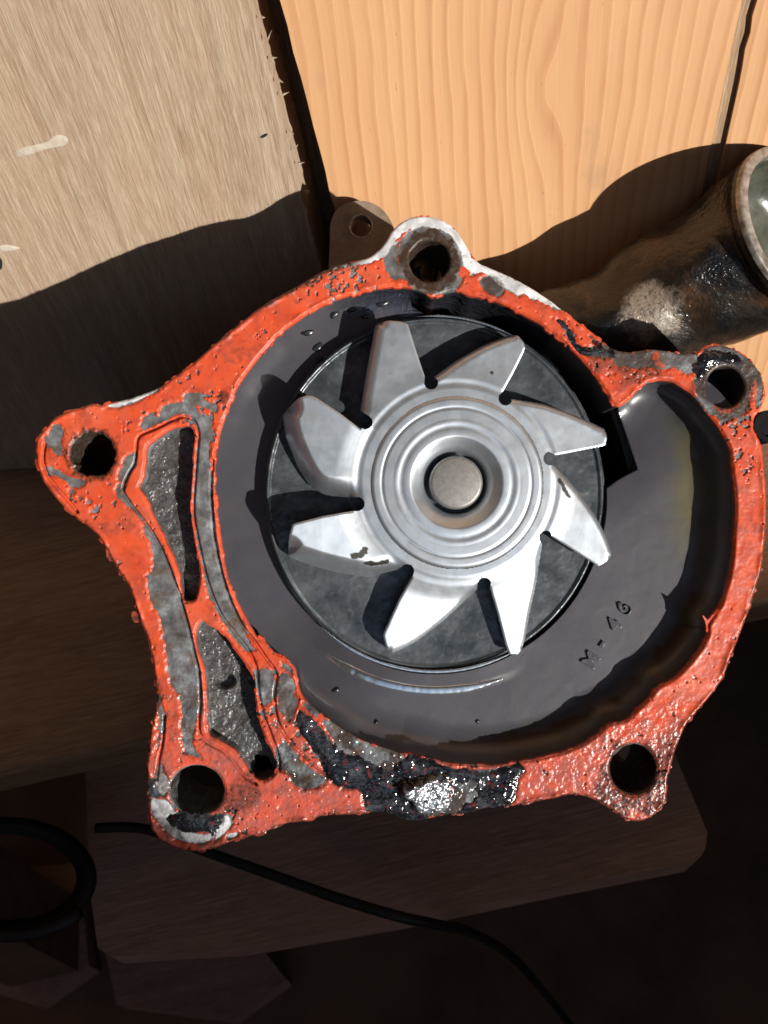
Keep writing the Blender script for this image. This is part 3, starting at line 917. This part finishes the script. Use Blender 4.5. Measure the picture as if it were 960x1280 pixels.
dirt = np.maximum(dirt, 0.75 * smooth01(-sell(780, 450, 55, 30) + nC * 20, 0, 14))
dirt = np.maximum(dirt, 0.8 * smooth01(-sell(615, 358, 16, 15) + nA * 4, 0, 4))
dirt = np.maximum(dirt, 0.75 * smooth01(-sell(298, 992, 40, 26) + nC * 16, 0, 14))
dirt = np.maximum(dirt, 0.75 * smooth01(-sell(840, 930, 26, 40) + nC * 14, 0, 14))
dirt = np.maximum(dirt, smooth01(-(s_out) , -1, 0) * smooth01(s_out + 9 + nA * 5, 0, 6) * smooth01(GX, 310, 340) * smooth01(470 - GX, 0, 40) * smooth01(480 - GY, 0, 60))
dirt = np.maximum(dirt, 0.9 * smooth01(-sell(279, 497, 10, 11) + nA * 2, 0, 5))
dirt = np.maximum(dirt, 0.35 * smooth01(nC + 0.5 * nA, 0.25, 0.6))
rim_dirt = smooth01(s_out + 5 + nA * 5, 0, 3) * smooth01(GY, 600, 700) * 0.8
dirt = np.maximum(dirt, rim_dirt)
tone = np.clip(smooth01(GY + nC * 40, 880, 960) * 0.9 + 0.25 * smooth01(nC, 0.0, 0.6), 0, 1)  # random tone, plus a pinkish wet sheen painted in low down

bl = smooth01(fbm(30, 5, 4) + 0.25 * nA, 0.18, 0.5)
dirt = np.maximum(dirt, 0.8 * bl * smooth01(GY, 640, 760) * smooth01(12 - np.minimum(np.abs(s_out), np.abs(s_bore)) + nA * 5, 0, 9))
edge_d = np.minimum.reduce([b_bare, b_clean, b_gr])
dirt = np.maximum(dirt, 0.75 * smooth01(6 - edge_d + nA * 4, 0, 6) * smooth01(fbm(16, 1, 3), -0.15, 0.3) * (0.35 + 0.65 * wet))
GROOVES = [
 [(171, 558), (175, 545), (195, 536), (215, 526), (230, 521), (242, 525), (248, 540), (247, 560), (244, 600), (242, 640), (247, 672), (254, 705), (262, 735), (276, 768), (292, 790), (312, 815), (321, 835), (323, 860), (328, 890), (338, 915), (348, 945), (349, 962)],
 [(171, 558), (169, 578), (160, 594), (154, 611), (160, 625), (175, 645), (190, 665), (203, 688), (216, 720), (226, 750), (235, 780), (243, 815), (249, 840), (251, 878), (249, 905), (252, 922), (265, 932), (280, 940), (295, 957), (305, 970), (320, 980)],
 [(266, 575), (264, 610), (266, 640), (268, 670), (275, 705), (286, 745), (305, 785), (315, 797), (334, 825), (346, 843), (343, 873), (349, 905), (363, 928), (383, 948), (410, 971)],
 [(480, 973), (500, 959), (510, 946)], [(56, 555), (55, 580), (62, 598), (80, 620), (97, 640)], [(206, 895), (204, 925), (199, 950), (196, 975)],
]
gro = np.full_like(GX, 6)
for g in GROOVES:
    np.minimum(gro, line_dist(catmull(g, 3, False), False, 6), out=gro)
gcut = 4.5 * (1 - smooth01(gro, 0.8, 2.6))
inner = smooth01(-np.maximum.reduce([s_out, -s_bore, -holes, -s_pock]), 0, 3.0)

z_fl = 0.5 * nA * (0.3 + wet) + 0.5 * nB * (0.1 + wet) - 2.2 * (1 - inner) ** 2 - gcut
V, F, A = region(s_fl, z_fl, [z_fl - 6, np.where(s_bore < 3, z_fl - 7, -70.0), np.where(s_bore < 3, z_fl - 8, -118.0)], attr=(smooth01(-b_clean + wob, -0.6, 0.8), np.clip(dirt * 1.1, 0, 1), wet))
housing = mk('flange', V, F, M_FLANGE, pump, A)

# sealant: everywhere on the flange except the bare, clean and greasy patches
chips = fbm(5.5, 4, 3)
pepper = np.maximum(smooth01(-sell(415, 352, 60, 34), 0, 20), 0.35 * smooth01(-sell(110, 620, 60, 30), 0, 15))
pepper = np.maximum(pepper, 0.9 * smooth01(-sell(250, 520, 36, 46), 0, 15))
pepper = np.maximum(pepper, 0.8 * smooth01(-sell(800, 455, 70, 30), 0, 15))
pepper = np.maximum(pepper, 0.7 * smooth01(-sell(907, 500, 50, 60), 0, 15))
pepper = np.maximum(pepper, 0.6 * smooth01(-sell(340, 870, 40, 60), 0, 15))
pepper = np.maximum(pepper, 0.5 * smooth01(fbm(60, 6, 2), 0.1, 0.45) * smooth01(GX, 150, 260))
f_chip = (chips - 0.62 + 0.5 * pepper) * 5
over = 2.4 * smooth01(fbm(9, 5, 2), 0.0, 0.6) + 0.2
over = over * (1 - smooth01(-b_clean, -4, 2))
over_b = over * (1 - 0.85 * smooth01(GX, 780, 830) * smooth01(760 - GY, 0, 30)) * (1 - 0.5 * smooth01(GY, 760, 800))
lumps = sdf_any([[(879, 770), (885, 775), (893, 768), (890, 785), (884, 790), (883, 779)], [(322, 794), (329, 797), (331, 806), (325, 804)],
                 [(164, 766), (170, 764), (172, 778), (166, 776)], [(132, 685), (140, 690), (140, 702), (133, 696)],
                 [(398, 893), (404, 895), (403, 915), (396, 903)]], 10)
s_base = np.maximum.reduce([s_out - over, -s_bore - over_b * 0.9, -holes + 1.5, -s_pock - over * 0.6])
f_red = np.maximum.reduce([s_base, -(b_bare + wob), -(b_clean + wob), -(b_gr + wob * 0.8), f_chip])
# red left inside some bare areas: the rim round the slots, flecks by the tongue
red_more = sdf_any([[(778, 458), (800, 462), (830, 463), (852, 466), (850, 472), (828, 474), (808, 478), (790, 490), (774, 506), (760, 480), (748, 466), (764, 462)],
                    [(815, 445), (822, 440), (824, 450), (832, 456), (826, 460), (817, 456)], [(938, 480), (945, 477), (947, 492), (940, 505), (936, 498)],
                    [(893, 500), (915, 495), (925, 505), (915, 516), (896, 514)], [(575, 333), (585, 335), (587, 345), (580, 352), (575, 345)]], 14)
f_red = np.minimum(f_red, np.maximum.reduce([red_more + wob, s_base, f_chip - 1.0]))
f_red = np.minimum(f_red, np.maximum(lumps + nB, -999))
f_nc = np.maximum.reduce([s_base, -(b_bare + wob), -(b_clean + wob), -(b_gr + wob * 0.8)])
e_in = smooth01(-f_nc, 0, 3.4) * smooth01(-f_chip, 0, 0.2)
bead = np.exp(-((s_out + 3.5) / 3.0) ** 2) * smooth01(fbm(14, 6, 2), -0.2, 0.4) + 0.8 * np.exp(-((s_bore - 3.0) / 2.6) ** 2) * smooth01(fbm(12, 7, 2), -0.1, 0.4) * (1 - 0.6 * smooth01(GX + GY, 1350, 1450))
z_red = z_fl * 0.5 - 0.3 * gcut + 0.3 + 1.7 * e_in + 1.6 * bead + 0.3 * nA * (0.0 + wet) + 0.3 * nD * wet + 0.6 * nC - gcut * 0.5
V, F, A = region(f_red, z_red, [z_red - 2.5, z_red - 8.0], attr=(dirt, wet, tone))
mk('sealant', V, F, M_SEAL, pump, A)

# grease lying over the lower rim
for gp in GREASE:
    f_gr = np.maximum.reduce([sdf_any([gp]) + wob * 1.5 + nD * 2 + nC * 5, s_out - 1.0 - nA, -s_bore - 0.5, -np.minimum(h3, h4)])
    z_gr = 0.4 + 1.6 * smooth01(-f_gr, 0, 7) + 1.0 * nA + 0.6 * nB + 0.4 * nD
    shn = smooth01(-sell(546, 990, 50, 27) + nC * 8 + nA * 4, 0, 10)  # white glint shaped in: grease tilted toward the sun
    z_gr = z_gr - shn * (0.30 * (GX - 560) + 0.11 * (GY - 991))
    V, F, A = region(f_gr, z_gr, [z_gr - 3, z_gr - 9], attr=(np.maximum(0.15 * smooth01(nC + 0.4 * nA, 0.1, 0.5), smooth01(-sell(540, 990, 38, 26) + nC * 14, 0, 16)), 1.0, 0.0))  # random pale flecks, plus the glint tinted paler and more metallic
    mk('grease', V, F, M_GREASE, pump, A)

# slot pockets
for s_p, bx in ((s_p1, 0), (s_p2, 1)):
    zz = -27 + 2.5 * nC + 1.5 * nA - 6 * smooth01(s_p, -6, 2) * 0
    if bx:
        zz = zz - 60 * smooth01(-sell(324, 962, 9, 10) + nA * 5, -2, 3) - 14 * smooth01(-sell(276, 856, 12, 9), -3, 3)
    V, F, A = region(s_p - 2.5, zz, [])
    mk('slot_floor', V, F, M_POCKET, pump)

V, F, A = region(h3 - 3, -88.0 + 3 * nC, [])
mk('bolt_hole_floor', V, F, M_POCKET, pump)

# volute floor, a cut beside the tongue shaped and blackened as shade, and the seal plate under the impeller
DISC = (543, 617, 213, 222)
REC = [(505, 350), (540, 340), (600, 345), (660, 370), (720, 420), (758, 470), (769, 504), (775, 517), (783, 540), (790, 565), (796, 587), (772, 600), (750, 616), (735, 616), (700, 560), (640, 470), (590, 420), (545, 400), (515, 380)]
s_rec = sdf(catmull(REC, 1), 16)
s_disc = sell(*DISC)
zf = -68.0
DSF = 1.045
yy_ = np.clip(640 + (GY - 640) * DSF - RY0, 0, H_ - 1.001); xx_ = np.clip(480 + (GX - 480) * DSF - RX0, 0, W_ - 1.001)
iy = yy_.astype(int); ix = xx_.astype(int); fy_ = yy_ - iy; fx_ = xx_ - ix
sb_l = (s_bore[iy, ix] * (1 - fx_) + s_bore[iy, ix + 1] * fx_) * (1 - fy_) + (s_bore[iy + 1, ix] * (1 - fx_) + s_bore[iy + 1, ix + 1] * fx_) * fy_   # bore wall as it stands at floor depth
dw = np.clip(-sb_l, 0, 46)
Rf = 26.0
fil = np.where(dw < Rf, Rf - np.sqrt(np.maximum(Rf ** 2 - (Rf - np.minimum(dw, Rf)) ** 2, 0)), 0)
ridge = 4.0 * (1 - smooth01(np.hypot(GX - 545, GY - 617), 238, 250)) * smooth01(GY - 0.3 * GX, 540, 640) * smooth01(GX, 370, 440) * (1 - smooth01(GX, 590, 660))
left = np.clip(smooth01(560 - GX, 0, 160) * smooth01(900 - GY, 0, 80), 0, 1)
lowr = smooth01((GX - 480) * 0.6 + (GY - 640) * 0.8, 20, 190)
Rg = 44.0
fil2 = np.where(dw < Rg, Rg - np.sqrt(np.maximum(Rg ** 2 - (Rg - np.minimum(dw, Rg)) ** 2, 0)), 0)
zvol = zf + 24 * lowr + (fil * 0.75 * (1 - lowr) + fil2 * 0.92 * lowr) * (1 - left) + ridge + 0.25 * nC
oilm = smooth01(-sell(858, 620, 40, 130) + nC * 14, 0, 35)
stain = smooth01(1 - np.abs(0), 0, 1) * smooth01(-s_bore, 60, 46)
sline = np.hypot(GX - 600, GY - 640) + nA * 6 + nC * 4
stain = smooth01(sline, 276, 280) * smooth01(GX - 600, 0, 40) * smooth01(GY - 735 + nA * 4, 0, 8)
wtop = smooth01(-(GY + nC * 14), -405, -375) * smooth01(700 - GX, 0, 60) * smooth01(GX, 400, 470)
s_vol = np.maximum.reduce([s_bore - 16, -s_rec, -(s_disc - 2.0)])
V, F, A = region(s_vol, zvol, [-155.0], ds=DSF, attr=(oilm, np.maximum(wtop, 1.0 * (s_rec < 1.2)), stain))  # recess edge gets the dark wet tint to deepen its shade
vol = mk('volute_floor', V, F, M_VOL, pump, A)
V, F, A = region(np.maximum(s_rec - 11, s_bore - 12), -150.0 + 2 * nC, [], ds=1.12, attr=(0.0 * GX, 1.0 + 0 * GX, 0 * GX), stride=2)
mk('shade_recess', V, F, M_SHADE, pump, A)
ed_ = np.clip(-s_disc / 9, 0, 1)
zd = -50 + 3.5 * smooth01(ed_, 0, 0.5) * (1 - smooth01(ed_, 0.6, 1)) - 4 * (1 - smooth01(ed_, 0, 0.5)) + 0.5 * nC + 0.3 * nA
V, F, A = region(np.maximum(s_disc + 0.4 * nB, -s_rec * 0 + s_bore - 2), zd, [-70.0], ds=1.045)
mk('seal_plate', V, F, M_DISC, pump)

bp = catmull(BORE, 2)
tn = np.roll(bp, -1, 0) - np.roll(bp, 1, 0)
nrm = np.stack([tn[:, 1], -tn[:, 0]], 1) / np.linalg.norm(tn, axis=1)[:, None]
ctr_ = bp.mean(0)
sg = np.sign(((bp - ctr_) * nrm).sum(1).mean())
nrm *= sg
und = 14.0 * np.clip(smooth01(560 - bp[:, 0], 0, 160) * smooth01(900 - bp[:, 1], 0, 80), 0, 1)
n_ = len(bp)
wv = []
for z, k_ in ((-3.0, 0.0), (-30.0, 0.5), (-69.0, 1.0), (-152.0, 1.0)):
    q_ = bp + nrm * (und * k_ + 0.3)[:, None]
    wv += [((x - 480 - BASE.x) * K, (640 - y - BASE.y) * K, (z - BASE.z) * K) for x, y in q_]
wf = [[k_ * n_ + i, k_ * n_ + (i + 1) % n_, (k_ + 1) * n_ + (i + 1) % n_, (k_ + 1) * n_ + i] for k_ in range(3) for i in range(n_)]
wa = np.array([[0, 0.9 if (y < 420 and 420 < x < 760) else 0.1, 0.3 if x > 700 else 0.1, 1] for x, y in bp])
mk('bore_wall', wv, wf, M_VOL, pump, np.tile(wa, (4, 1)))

def highlight_strip(name, cx, cy, rx, ry, z, r, a0, a1, ds, parent, n=90):  # added bright strips that stand in for highlight arcs
    pts = []
    rd = []
    for i in range(n + 1):
        t_ = i / n
        a_ = math.radians(a0 + (a1 - a0) * t_)
        X, Y = cx + rx * math.cos(a_), cy - ry * math.sin(a_)
        zz = z if z < 0 else float(zvol[int(Y) - RY0, int(X) - RX0]) + z
        pts.append(((X - 480) * ds, (640 - Y) * ds, zz + 0.12 * math.sin(i * 1.7)))
        rd.append(max(0.15, r * min(1, 5 * t_, 5 * (1 - t_))))
    v, f = tube(pts, rd, 12)
    zc = [pts[min(i // 12, n)][2] for i in range(len(v))]
    v = [((q[0] - BASE.x) * K, (q[1] - BASE.y) * K, (c_ + (q[2] - c_) * 0.22 - BASE.z) * K) for q, c_ in zip(v, zc)]
    mk(name, v, f, M_HIGHLIGHT, parent)


M_HIGHLIGHT = m_plain('highlight_steel', (0.72, 0.76, 0.8), (0.85, 0.88, 0.9), 400, 0.22, 0.95, 0.1, 0.0001)
seal = bpy.data.objects['seal_plate']
highlight_strip('highlight_rim', DISC[0], DISC[1], DISC[2] - 1, DISC[3] - 1, -41.5, 2.0, 228, 300, 1.045, seal)
highlight_strip('highlight_rim', DISC[0], DISC[1], DISC[2] - 1, DISC[3] - 1, -46.0, 1.2, 62, 96, 1.045, seal)
highlight_strip('highlight_arc', 545, 617, 244, 244, 1.5, 6.0, 232, 290, DSF, vol)

M_OIL = m_plain('dark_oil', (0.012, 0.013, 0.016), (0.02, 0.02, 0.024), 60, 0.28, 0.0, 0.05, 0.0001)
for X, Y, rx, ry, an in ((383, 413, 9, 4, 10), (396, 431, 8, 5, 40), (398, 447, 6, 4, 30), (417, 390, 7, 4, 30), (440, 384, 8, 3, 20), (456, 393, 6, 3, 0), (478, 377, 9, 4, 10),
                         (552, 396, 9, 5, -10), (566, 405, 7, 4, 20), (545, 412, 6, 4, 0), (420, 862, 6, 3, 20), (470, 900, 4, 2, 30), (596, 900, 3, 3, 0)):
    v = []; f = []  # drops added to catch small sun glints
    z0 = float(zvol[Y - RY0, X - RX0]) if Y > 380 or X < 500 else -112.0
    ca, sa = math.cos(math.radians(an)), math.sin(math.radians(an))
    N = 18
    for q_, hz in ((1.0, -0.3), (0.85, 0.7), (0.55, 1.7), (0.25, 2.2)):
        for i in range(N):
            a_ = 2 * math.pi * i / N
            w_ = 1 + 0.12 * math.sin(3 * a_ + X)
            x, y = rx * q_ * w_ * math.cos(a_), ry * q_ * w_ * math.sin(a_)
            v.append((((X - 480 + x * ca - y * sa) * DSF - BASE.x) * K, ((640 - Y + x * sa + y * ca) * DSF - BASE.y) * K, (z0 + hz - BASE.z) * K))
    for j in range(3):
        f += [[j * N + i, j * N + (i + 1) % N, (j + 1) * N + (i + 1) % N, (j + 1) * N + i] for i in range(N)]
    f.append([3 * N + i for i in range(N)])
    mk('glint_drop', v, f, M_OIL, vol)

# raised casting mark on the volute floor
marks = []
for ch, X, Y, sc in (('M', 737, 824, 25), ('-', 749, 803, 26), ('4', 766, 780, 25), ('6', 778, 760, 25)):
    cu = bpy.data.curves.new('mark', 'FONT')
    cu.body = ch; cu.size = sc; cu.extrude = 1.9; cu.bevel_depth = 0.7; cu.offset = 0.6; cu.bevel_resolution = 1
    cu.align_x = 'CENTER'; cu.align_y = 'CENTER'
    to = bpy.data.objects.new('mark', cu); C.objects.link(to)
    bpy.context.view_layer.update()
    me = to.evaluated_get(bpy.context.evaluated_depsgraph_get()).to_mesh()
    an = math.radians(57)
    ca, sa = math.cos(an), math.sin(an)
    s = (D + 52) / D
    vv = []
    for v_ in me.vertices:
        lx = (X - 480) * s + v_.co.x * ca - v_.co.y * sa; ly = (640 - Y) * s + v_.co.x * sa + v_.co.y * ca
        vv.append((lx, ly, float(zvol[int(640 - ly / DSF) - RY0, int(lx / DSF + 480) - RX0]) + 0.7 + v_.co.z))
    vv = [tuple((Vector(q) - BASE) * K) for q in vv]
    marks.append((vv, [list(p_.vertices) for p_ in me.polygons]))
    to.evaluated_get(bpy.context.evaluated_depsgraph_get()).to_mesh_clear()
    bpy.data.objects.remove(to); bpy.data.curves.remove(cu)
mv_, mf_ = join(marks)
mk('casting_mark', mv_, mf_, M_VOL, vol, np.tile([0, 0.25, 0, 1], (len(mv_), 1)), sharp=40)

# ------------------------------------------------------------------ impeller
ZI = -8.0
SI = (D - ZI) / D
HC = (571.0, 603.0)
SLOT = [(539, 478), (457, 528), (447, 630), (509, 714), (606, 731), (683, 672), (688, 573), (632, 498)]
# blades, anticlockwise from the top: crisp edge beside the slot -> tip -> folded edge
BL = [
 ([(531, 470), (521, 440), (511, 408)], [(509, 404), (500, 401), (487, 400), (474, 401), (469, 404)], [(462, 440), (455, 480), (450, 512)]),
 ([(450, 536), (425, 517), (396, 498)], [(391, 496), (384, 495), (372, 499), (356, 508), (350, 516)], [(354, 545), (368, 580), (384, 606), (405, 619), (436, 621)]),
 ([(440, 639), (405, 645), (370, 654)], [(367, 656), (363, 670), (358, 690), (358, 697)], [(385, 708), (420, 718), (460, 724), (496, 713)]),
 ([(515, 722), (498, 752), (480, 792)], [(479, 796), (482, 808), (487, 818), (491, 820)], [(520, 806), (560, 775), (598, 738)]),
 ([(614, 735), (624, 768), (634, 806)], [(636, 812), (640, 822), (650, 822), (658, 812), (661, 802)], [(666, 770), (675, 725), (680, 683)]),
 ([(691, 671), (718, 688), (746, 706)], [(750, 708), (758, 703), (766, 696), (767, 690)], [(755, 660), (738, 632), (716, 604), (694, 582)]),
 ([(695, 569), (722, 564), (752, 558)], [(757, 556), (759, 548), (758, 538), (756, 535)], [(722, 519), (680, 504), (640, 498)]),
 ([(629, 489), (642, 466), (655, 440)], [(657, 434), (655, 427), (648, 419), (640, 417), (635, 418)], [(605, 430), (570, 450), (543, 470)]),
]
star = []
for i in range(8):
    prev = BL[i - 1][2][-1]; cr = BL[i][0][0]; s = np.array(SLOT[i], float)
    u = np.array(HC) - s; u /= np.linalg.norm(u)
    w_ = np.array([-u[1], u[0]])
    if np.dot(w_, np.array(prev) - s) < 0: w_ = -w_
    for k in range(7):
        th = math.pi * k / 6
        star.append(tuple(s + 9 * (w_ * math.cos(th) + u * math.sin(th))))
    star += BL[i][0] + BL[i][1] + BL[i][2]
s_star = sdf(np.array(star), 30)
rad = np.hypot(GX - HC[0], GY - HC[1])
ang = np.arctan2(-(GY - HC[1]), GX - HC[0])
RH = 108.0
crud = sdf_any([[(437, 691), (448, 690), (453, 683), (461, 684), (460, 691), (452, 698), (440, 698)], [(452, 703), (462, 700), (472, 702), (480, 700), (486, 702), (478, 706), (466, 709), (456, 707)],
                [(697, 598), (702, 598), (712, 616), (714, 624), (708, 620), (699, 606)], [(612, 464), (617, 463), (617, 468), (612, 468)], [(475, 700), (486, 699), (484, 706), (474, 706)]], 8)
dirtm = smooth01(-(crud + nB * 1.5), 0.0, 1.2)
sa = [math.atan2(-(s[1] - HC[1]), s[0] - HC[0]) for s in SLOT]
# tilt of each vane's flat about the hub (lower-left ones turned to the sun to shine)
TILT = [(0.0, 0.02), (0.04, -0.03), (0.17, -0.13), (0.14, -0.15), (0.08, -0.14), (0.03, -0.02), (0.0, 0.01), (0.0, 0.02)]
imp_v, imp_f = lathe([(30.5, -6 + ZI), (31.5, -6.2 + ZI), (33.2, -8 + ZI), (34.0, -40 + ZI), (38.5, -40 + ZI), (39.8, -22 + ZI), (42, -14 + ZI), (47, -9.0 + ZI), (52, -5.0 + ZI), (57, -1.5 + ZI), (58.5, 0.6 + ZI), (60, 1.0 + ZI), (66, 1.0 + ZI), (67.5, 0.2 + ZI), (69, -0.6 + ZI), (72, -0.6 + ZI), (73.5, 0.6 + ZI), (75.5, 1.6 + ZI), (78, 1.7 + ZI), (79.5, 0.9 + ZI), (81, 0.8 + ZI), (90, 1.0 + ZI), (93, 0.6 + ZI), (94.3, -2.0 + ZI), (95.5, 0.0 + ZI), (98, 0.6 + ZI), (103, 0.2 + ZI), (RH + 0.5, 0.0 + ZI), (RH + 0.4, -6 + ZI)], 160,
                     HUB[0] * SI, HUB[1] * SI)
imp_v = [((x - BASE.x) * K, (y - BASE.y) * K, ((ZI + (z - ZI) * (0.32 if z > ZI - 5 and math.hypot(x - HUB[0] * SI, y - HUB[1] * SI) > 56 else 1.0)) - BASE.z) * K) for x, y, z in imp_v]
nfirst = 160 * 4
# shaft end is a separate sub-part
hub = mk('impeller', imp_v, [q for q in imp_f if min(q) >= nfirst - 160 + 160], M_IMP, pump, np.tile([0, 0, 0, 1], (len(imp_v), 1)))
sh = lathe([(0.01, -6 + ZI), (29.5, -6 + ZI), (31.2, -6.4 + ZI), (33.4, -9 + ZI), (34.0, -14 + ZI), (34.0, -60 + ZI)], 96, HUB[0] * SI, HUB[1] * SI)
mk('shaft', [((x - BASE.x) * K, (y - BASE.y) * K, (z - BASE.z) * K) for x, y, z in sh[0]], sh[1], M_SHAFT, hub, sharp=50)
for i in range(8):
    a0 = sa[i]; a1 = sa[(i + 1) % 8]            # anticlockwise from slot i to the next one
    da = (ang - a0) % (2 * math.pi)
    mask = (rad > RH) & (da < ((a1 - a0) % (2 * math.pi)))
    fold = np.array(BL[i][1][-2:] + BL[i][2])
    dfold = line_dist(catmull(fold, 3, False), False, 30)
    Rr = (15, 30, 26, 11, 10, 9, 9, 11)[i]
    depth = (15, 24, 20, 11, 10, 9, 9, 11)[i]
    roll = np.where(dfold < Rr, 1 - np.sqrt(np.maximum(1 - (1 - np.minimum(dfold, Rr) / Rr) ** 2, 0)), 0) * depth
    if i in (1, 2):
        roll = 41.0 * np.clip(1 - dfold / 25.0, 0, 1) ** 1.7
    roll = roll * smooth01(rad, 112, (140, 172, 172, 140, 135, 135, 135, 140)[i])
    dcr = line_dist(np.array(BL[i][0] + BL[i][1]), False, 4)
    tx, ty = TILT[i]
    grow = smooth01(rad, RH + 8, RH + 45)
    mx, my = (GX - HC[0]), -(GY - HC[1])
    zz = ZI - roll - 1.2 * (1 - smooth01(dcr, 0, 2.4)) ** 2 + 0.9 * (smooth01(np.abs(rad - 124), 0, 7) - 1) * (1 - 0) - grow * (mx * tx + my * ty) * 0.6 - grow * 0.3 + 0.15 * nC
    # thin sheet beside the slot, full-depth vane under the fold
    vane = dfold < 3.0
    sk1 = np.where(vane, np.maximum(zz - 8, -49.2), zz - 5)
    sk2 = np.where(vane, -49.5, zz - 7)
    V, F, A = region(s_star, zz, [sk1, sk2], cellmask=mask, ds=SI, attr=(dirtm, 0 * GX, 0 * GX))
    mk('blade', V, F, M_IMP, hub, A)

# ------------------------------------------------------------------ body behind the flange
sb = np.maximum(s_out + 17, -(holes - 5))
V2, F2, A2 = region(np.maximum(sb, -(s_rec - 9)), -71.0, [-213.0], stride=4, cellmask=None)
o = mk('rear_housing', V2, F2, M_BODY, pump)


def P(v, f):
    return [((x - BASE.x) * K, (y - BASE.y) * K, (z - BASE.z) * K) for x, y, z in v], f


hv = lathe([(0.1, -450), (60, -450), (70, -445), (70, -360), (118, -355), (122, -350), (122, -300), (118, -296), (60, -292), (60, -210)], 48, 90, 35)
mk('drive_hub', *P(*hv), M_BODY, pump, sharp=40)
# lug with a hole behind the top boss
def lug(name, cx, cy, z, poly, hole_r, th, mat, ring=None):
    s = (D - z) / D
    n = 40
    outer = catmull([((x - 480) * s, (640 - y) * s) for x, y in poly], 4)
    hc = np.array([(cx - 480) * s, (640 - cy) * s]); hr = hole_r * s
    a = np.arctan2(outer[:, 1] - hc[1], outer[:, 0] - hc[0])
    inn = np.stack([hc[0] + hr * np.cos(a), hc[1] + hr * np.sin(a)], 1)
    inn2 = hc + (inn - hc) * 1.12
    m = len(outer)
    oin = hc + (outer - hc) * 0.97
    v = [(x, y, z - th) for x, y in outer] + [(x, y, z - 4) for x, y in outer] + [(x, y, z) for x, y in oin] + [(x, y, z) for x, y in inn2] + [(x, y, z - 2) for x, y in inn] + [(x, y, z - th) for x, y in inn]
    f = []
    for k in range(5):
        f += [[k * m + i, k * m + (i + 1) % m, (k + 1) * m + (i + 1) % m, (k + 1) * m + i] for i in range(m)]
    o = mk(name, *P(v, [q[::-1] for q in f]) if np.cross(outer[1] - outer[0], outer[2] - outer[1]) < 0 else P(v, f), mat, pump, sharp=40)
    r = lathe([(hr * 0.97, z - 6), (hr * 0.985, z + 0.6), (hr * 1.06, z + 1.0), (hr * 1.13, z + 0.2)], 40, hc[0], hc[1])
    mk('hole_rim', *P(*r), M_EDGE, o)
    return o


lug('rear_lug', 451, 283, -150, [(412, 300), (413, 278), (420, 262), (432, 253), (450, 250), (466, 253), (478, 261), (488, 274), (500, 300), (530, 350), (520, 420), (430, 420), (412, 360)], 13.5, 26, M_LUG)

sv_ = lathe([(0.1, -22), (11, -22), (14, -16), (20, -16), (21, -20), (21, -120)], 32, (962 - 480) * 1.015, (640 - 533) * 1.015)
mk('dark_hole_plug', *P(*sv_), M_SHADE, pump, sharp=40)  # black plug standing in for a dark hole beside the flange

# inlet neck at the right
NAX = Vector((0.5, 0.2, 0.84)).normalized()
RIM = Vector((548, 378, -68))
R_ = 113.0
cs = [tuple(RIM), tuple(RIM - NAX * 14), tuple(RIM - NAX * 50), (463, 335, -140), (390, 300, -166), (320, 265, -180), (250, 240, -188), (170, 225, -192), (90, 215, -195)]
rr = [R_, R_, 107, 99, 91, 84, 77, 68, 60]
axs = [NAX, NAX, NAX * 0.9 + Vector((0.2, 0.1, 0)), Vector((0.75, 0.36, 0.5)), Vector((0.85, 0.42, 0.25)), Vector((0.9, 0.4, 0.1)), Vector((0.95, 0.25, 0.05)), Vector((1, 0.1, 0.03)), Vector((1, 0.1, 0.03))]
cs = catmull(cs, 5, False); rr = np.interp(np.linspace(0, 8, len(cs)), range(9), rr)
axs = catmull([tuple(q) for q in axs], 5, False)
tv, tf = [], []
ND = 72
for c_, r_, a_ in zip(cs, rr, axs):
    a_ = Vector(a_).normalized(); c_ = Vector(c_)
    ref = Vector((0, 1, 0)); e1 = (ref - a_ * ref.dot(a_)).normalized(); e2 = a_.cross(e1)
    for k in range(ND):
        q = 2 * math.pi * k / ND
        p = c_ + (e1 * math.cos(q) + e2 * math.sin(q)) * r_
        lump = 6.5 * math.sin(p.x * 0.031 + 1.3) * math.sin(p.y * 0.043) + 2.2 * math.sin(p.x * 0.083 + p.z * 0.05) * math.sin(p.y * 0.071 + 2)
        p += (e1 * math.cos(q) + e2 * math.sin(q)) * lump * min(1.0, (c_ - RIM).length / 60)
        tv.append(tuple(p))
tf = [[i * ND + k, (i + 1) * ND + k, (i + 1) * ND + (k + 1) % ND, i * ND + (k + 1) % ND] for i in range(len(cs) - 1) for k in range(ND)]
neck = mk('inlet_neck', *P(tv, tf), M_PIPE, pump)
# open end: flat rim and the limed bore
axis = NAX; cen = RIM
ax_a = (Vector((0, 1, 0)) - axis * axis.y).normalized(); ax_b = axis.cross(ax_a)
def ringmesh(prof, n=72):
    v, f = [], []
    for r, h in prof:
        for i in range(n):
            q = 2 * math.pi * i / n
            v.append(cen + (ax_a * math.cos(q) + ax_b * math.sin(q)) * r + axis * h)
    for j in range(len(prof) - 1):
        for i in range(n):
            k = (i + 1) % n
            f.append([j * n + i, j * n + k, (j + 1) * n + k, (j + 1) * n + i])
    return v, f
mk('neck_rim', *P(*ringmesh([(R_ + 0.6, -6), (R_ + 0.5, 0), (R_ - 1.5, 2.2), (R_ - 13, 2.2), (R_ - 14.5, 0), (R_ - 15, -6)])), M_EDGE, neck, sharp=50)
mk('neck_bore', *P(*ringmesh([(R_ - 14.8, -5), (R_ - 16, -30), (R_ - 20, -55), (R_ - 40, -72), (8, -80)])), M_BORE, neck)
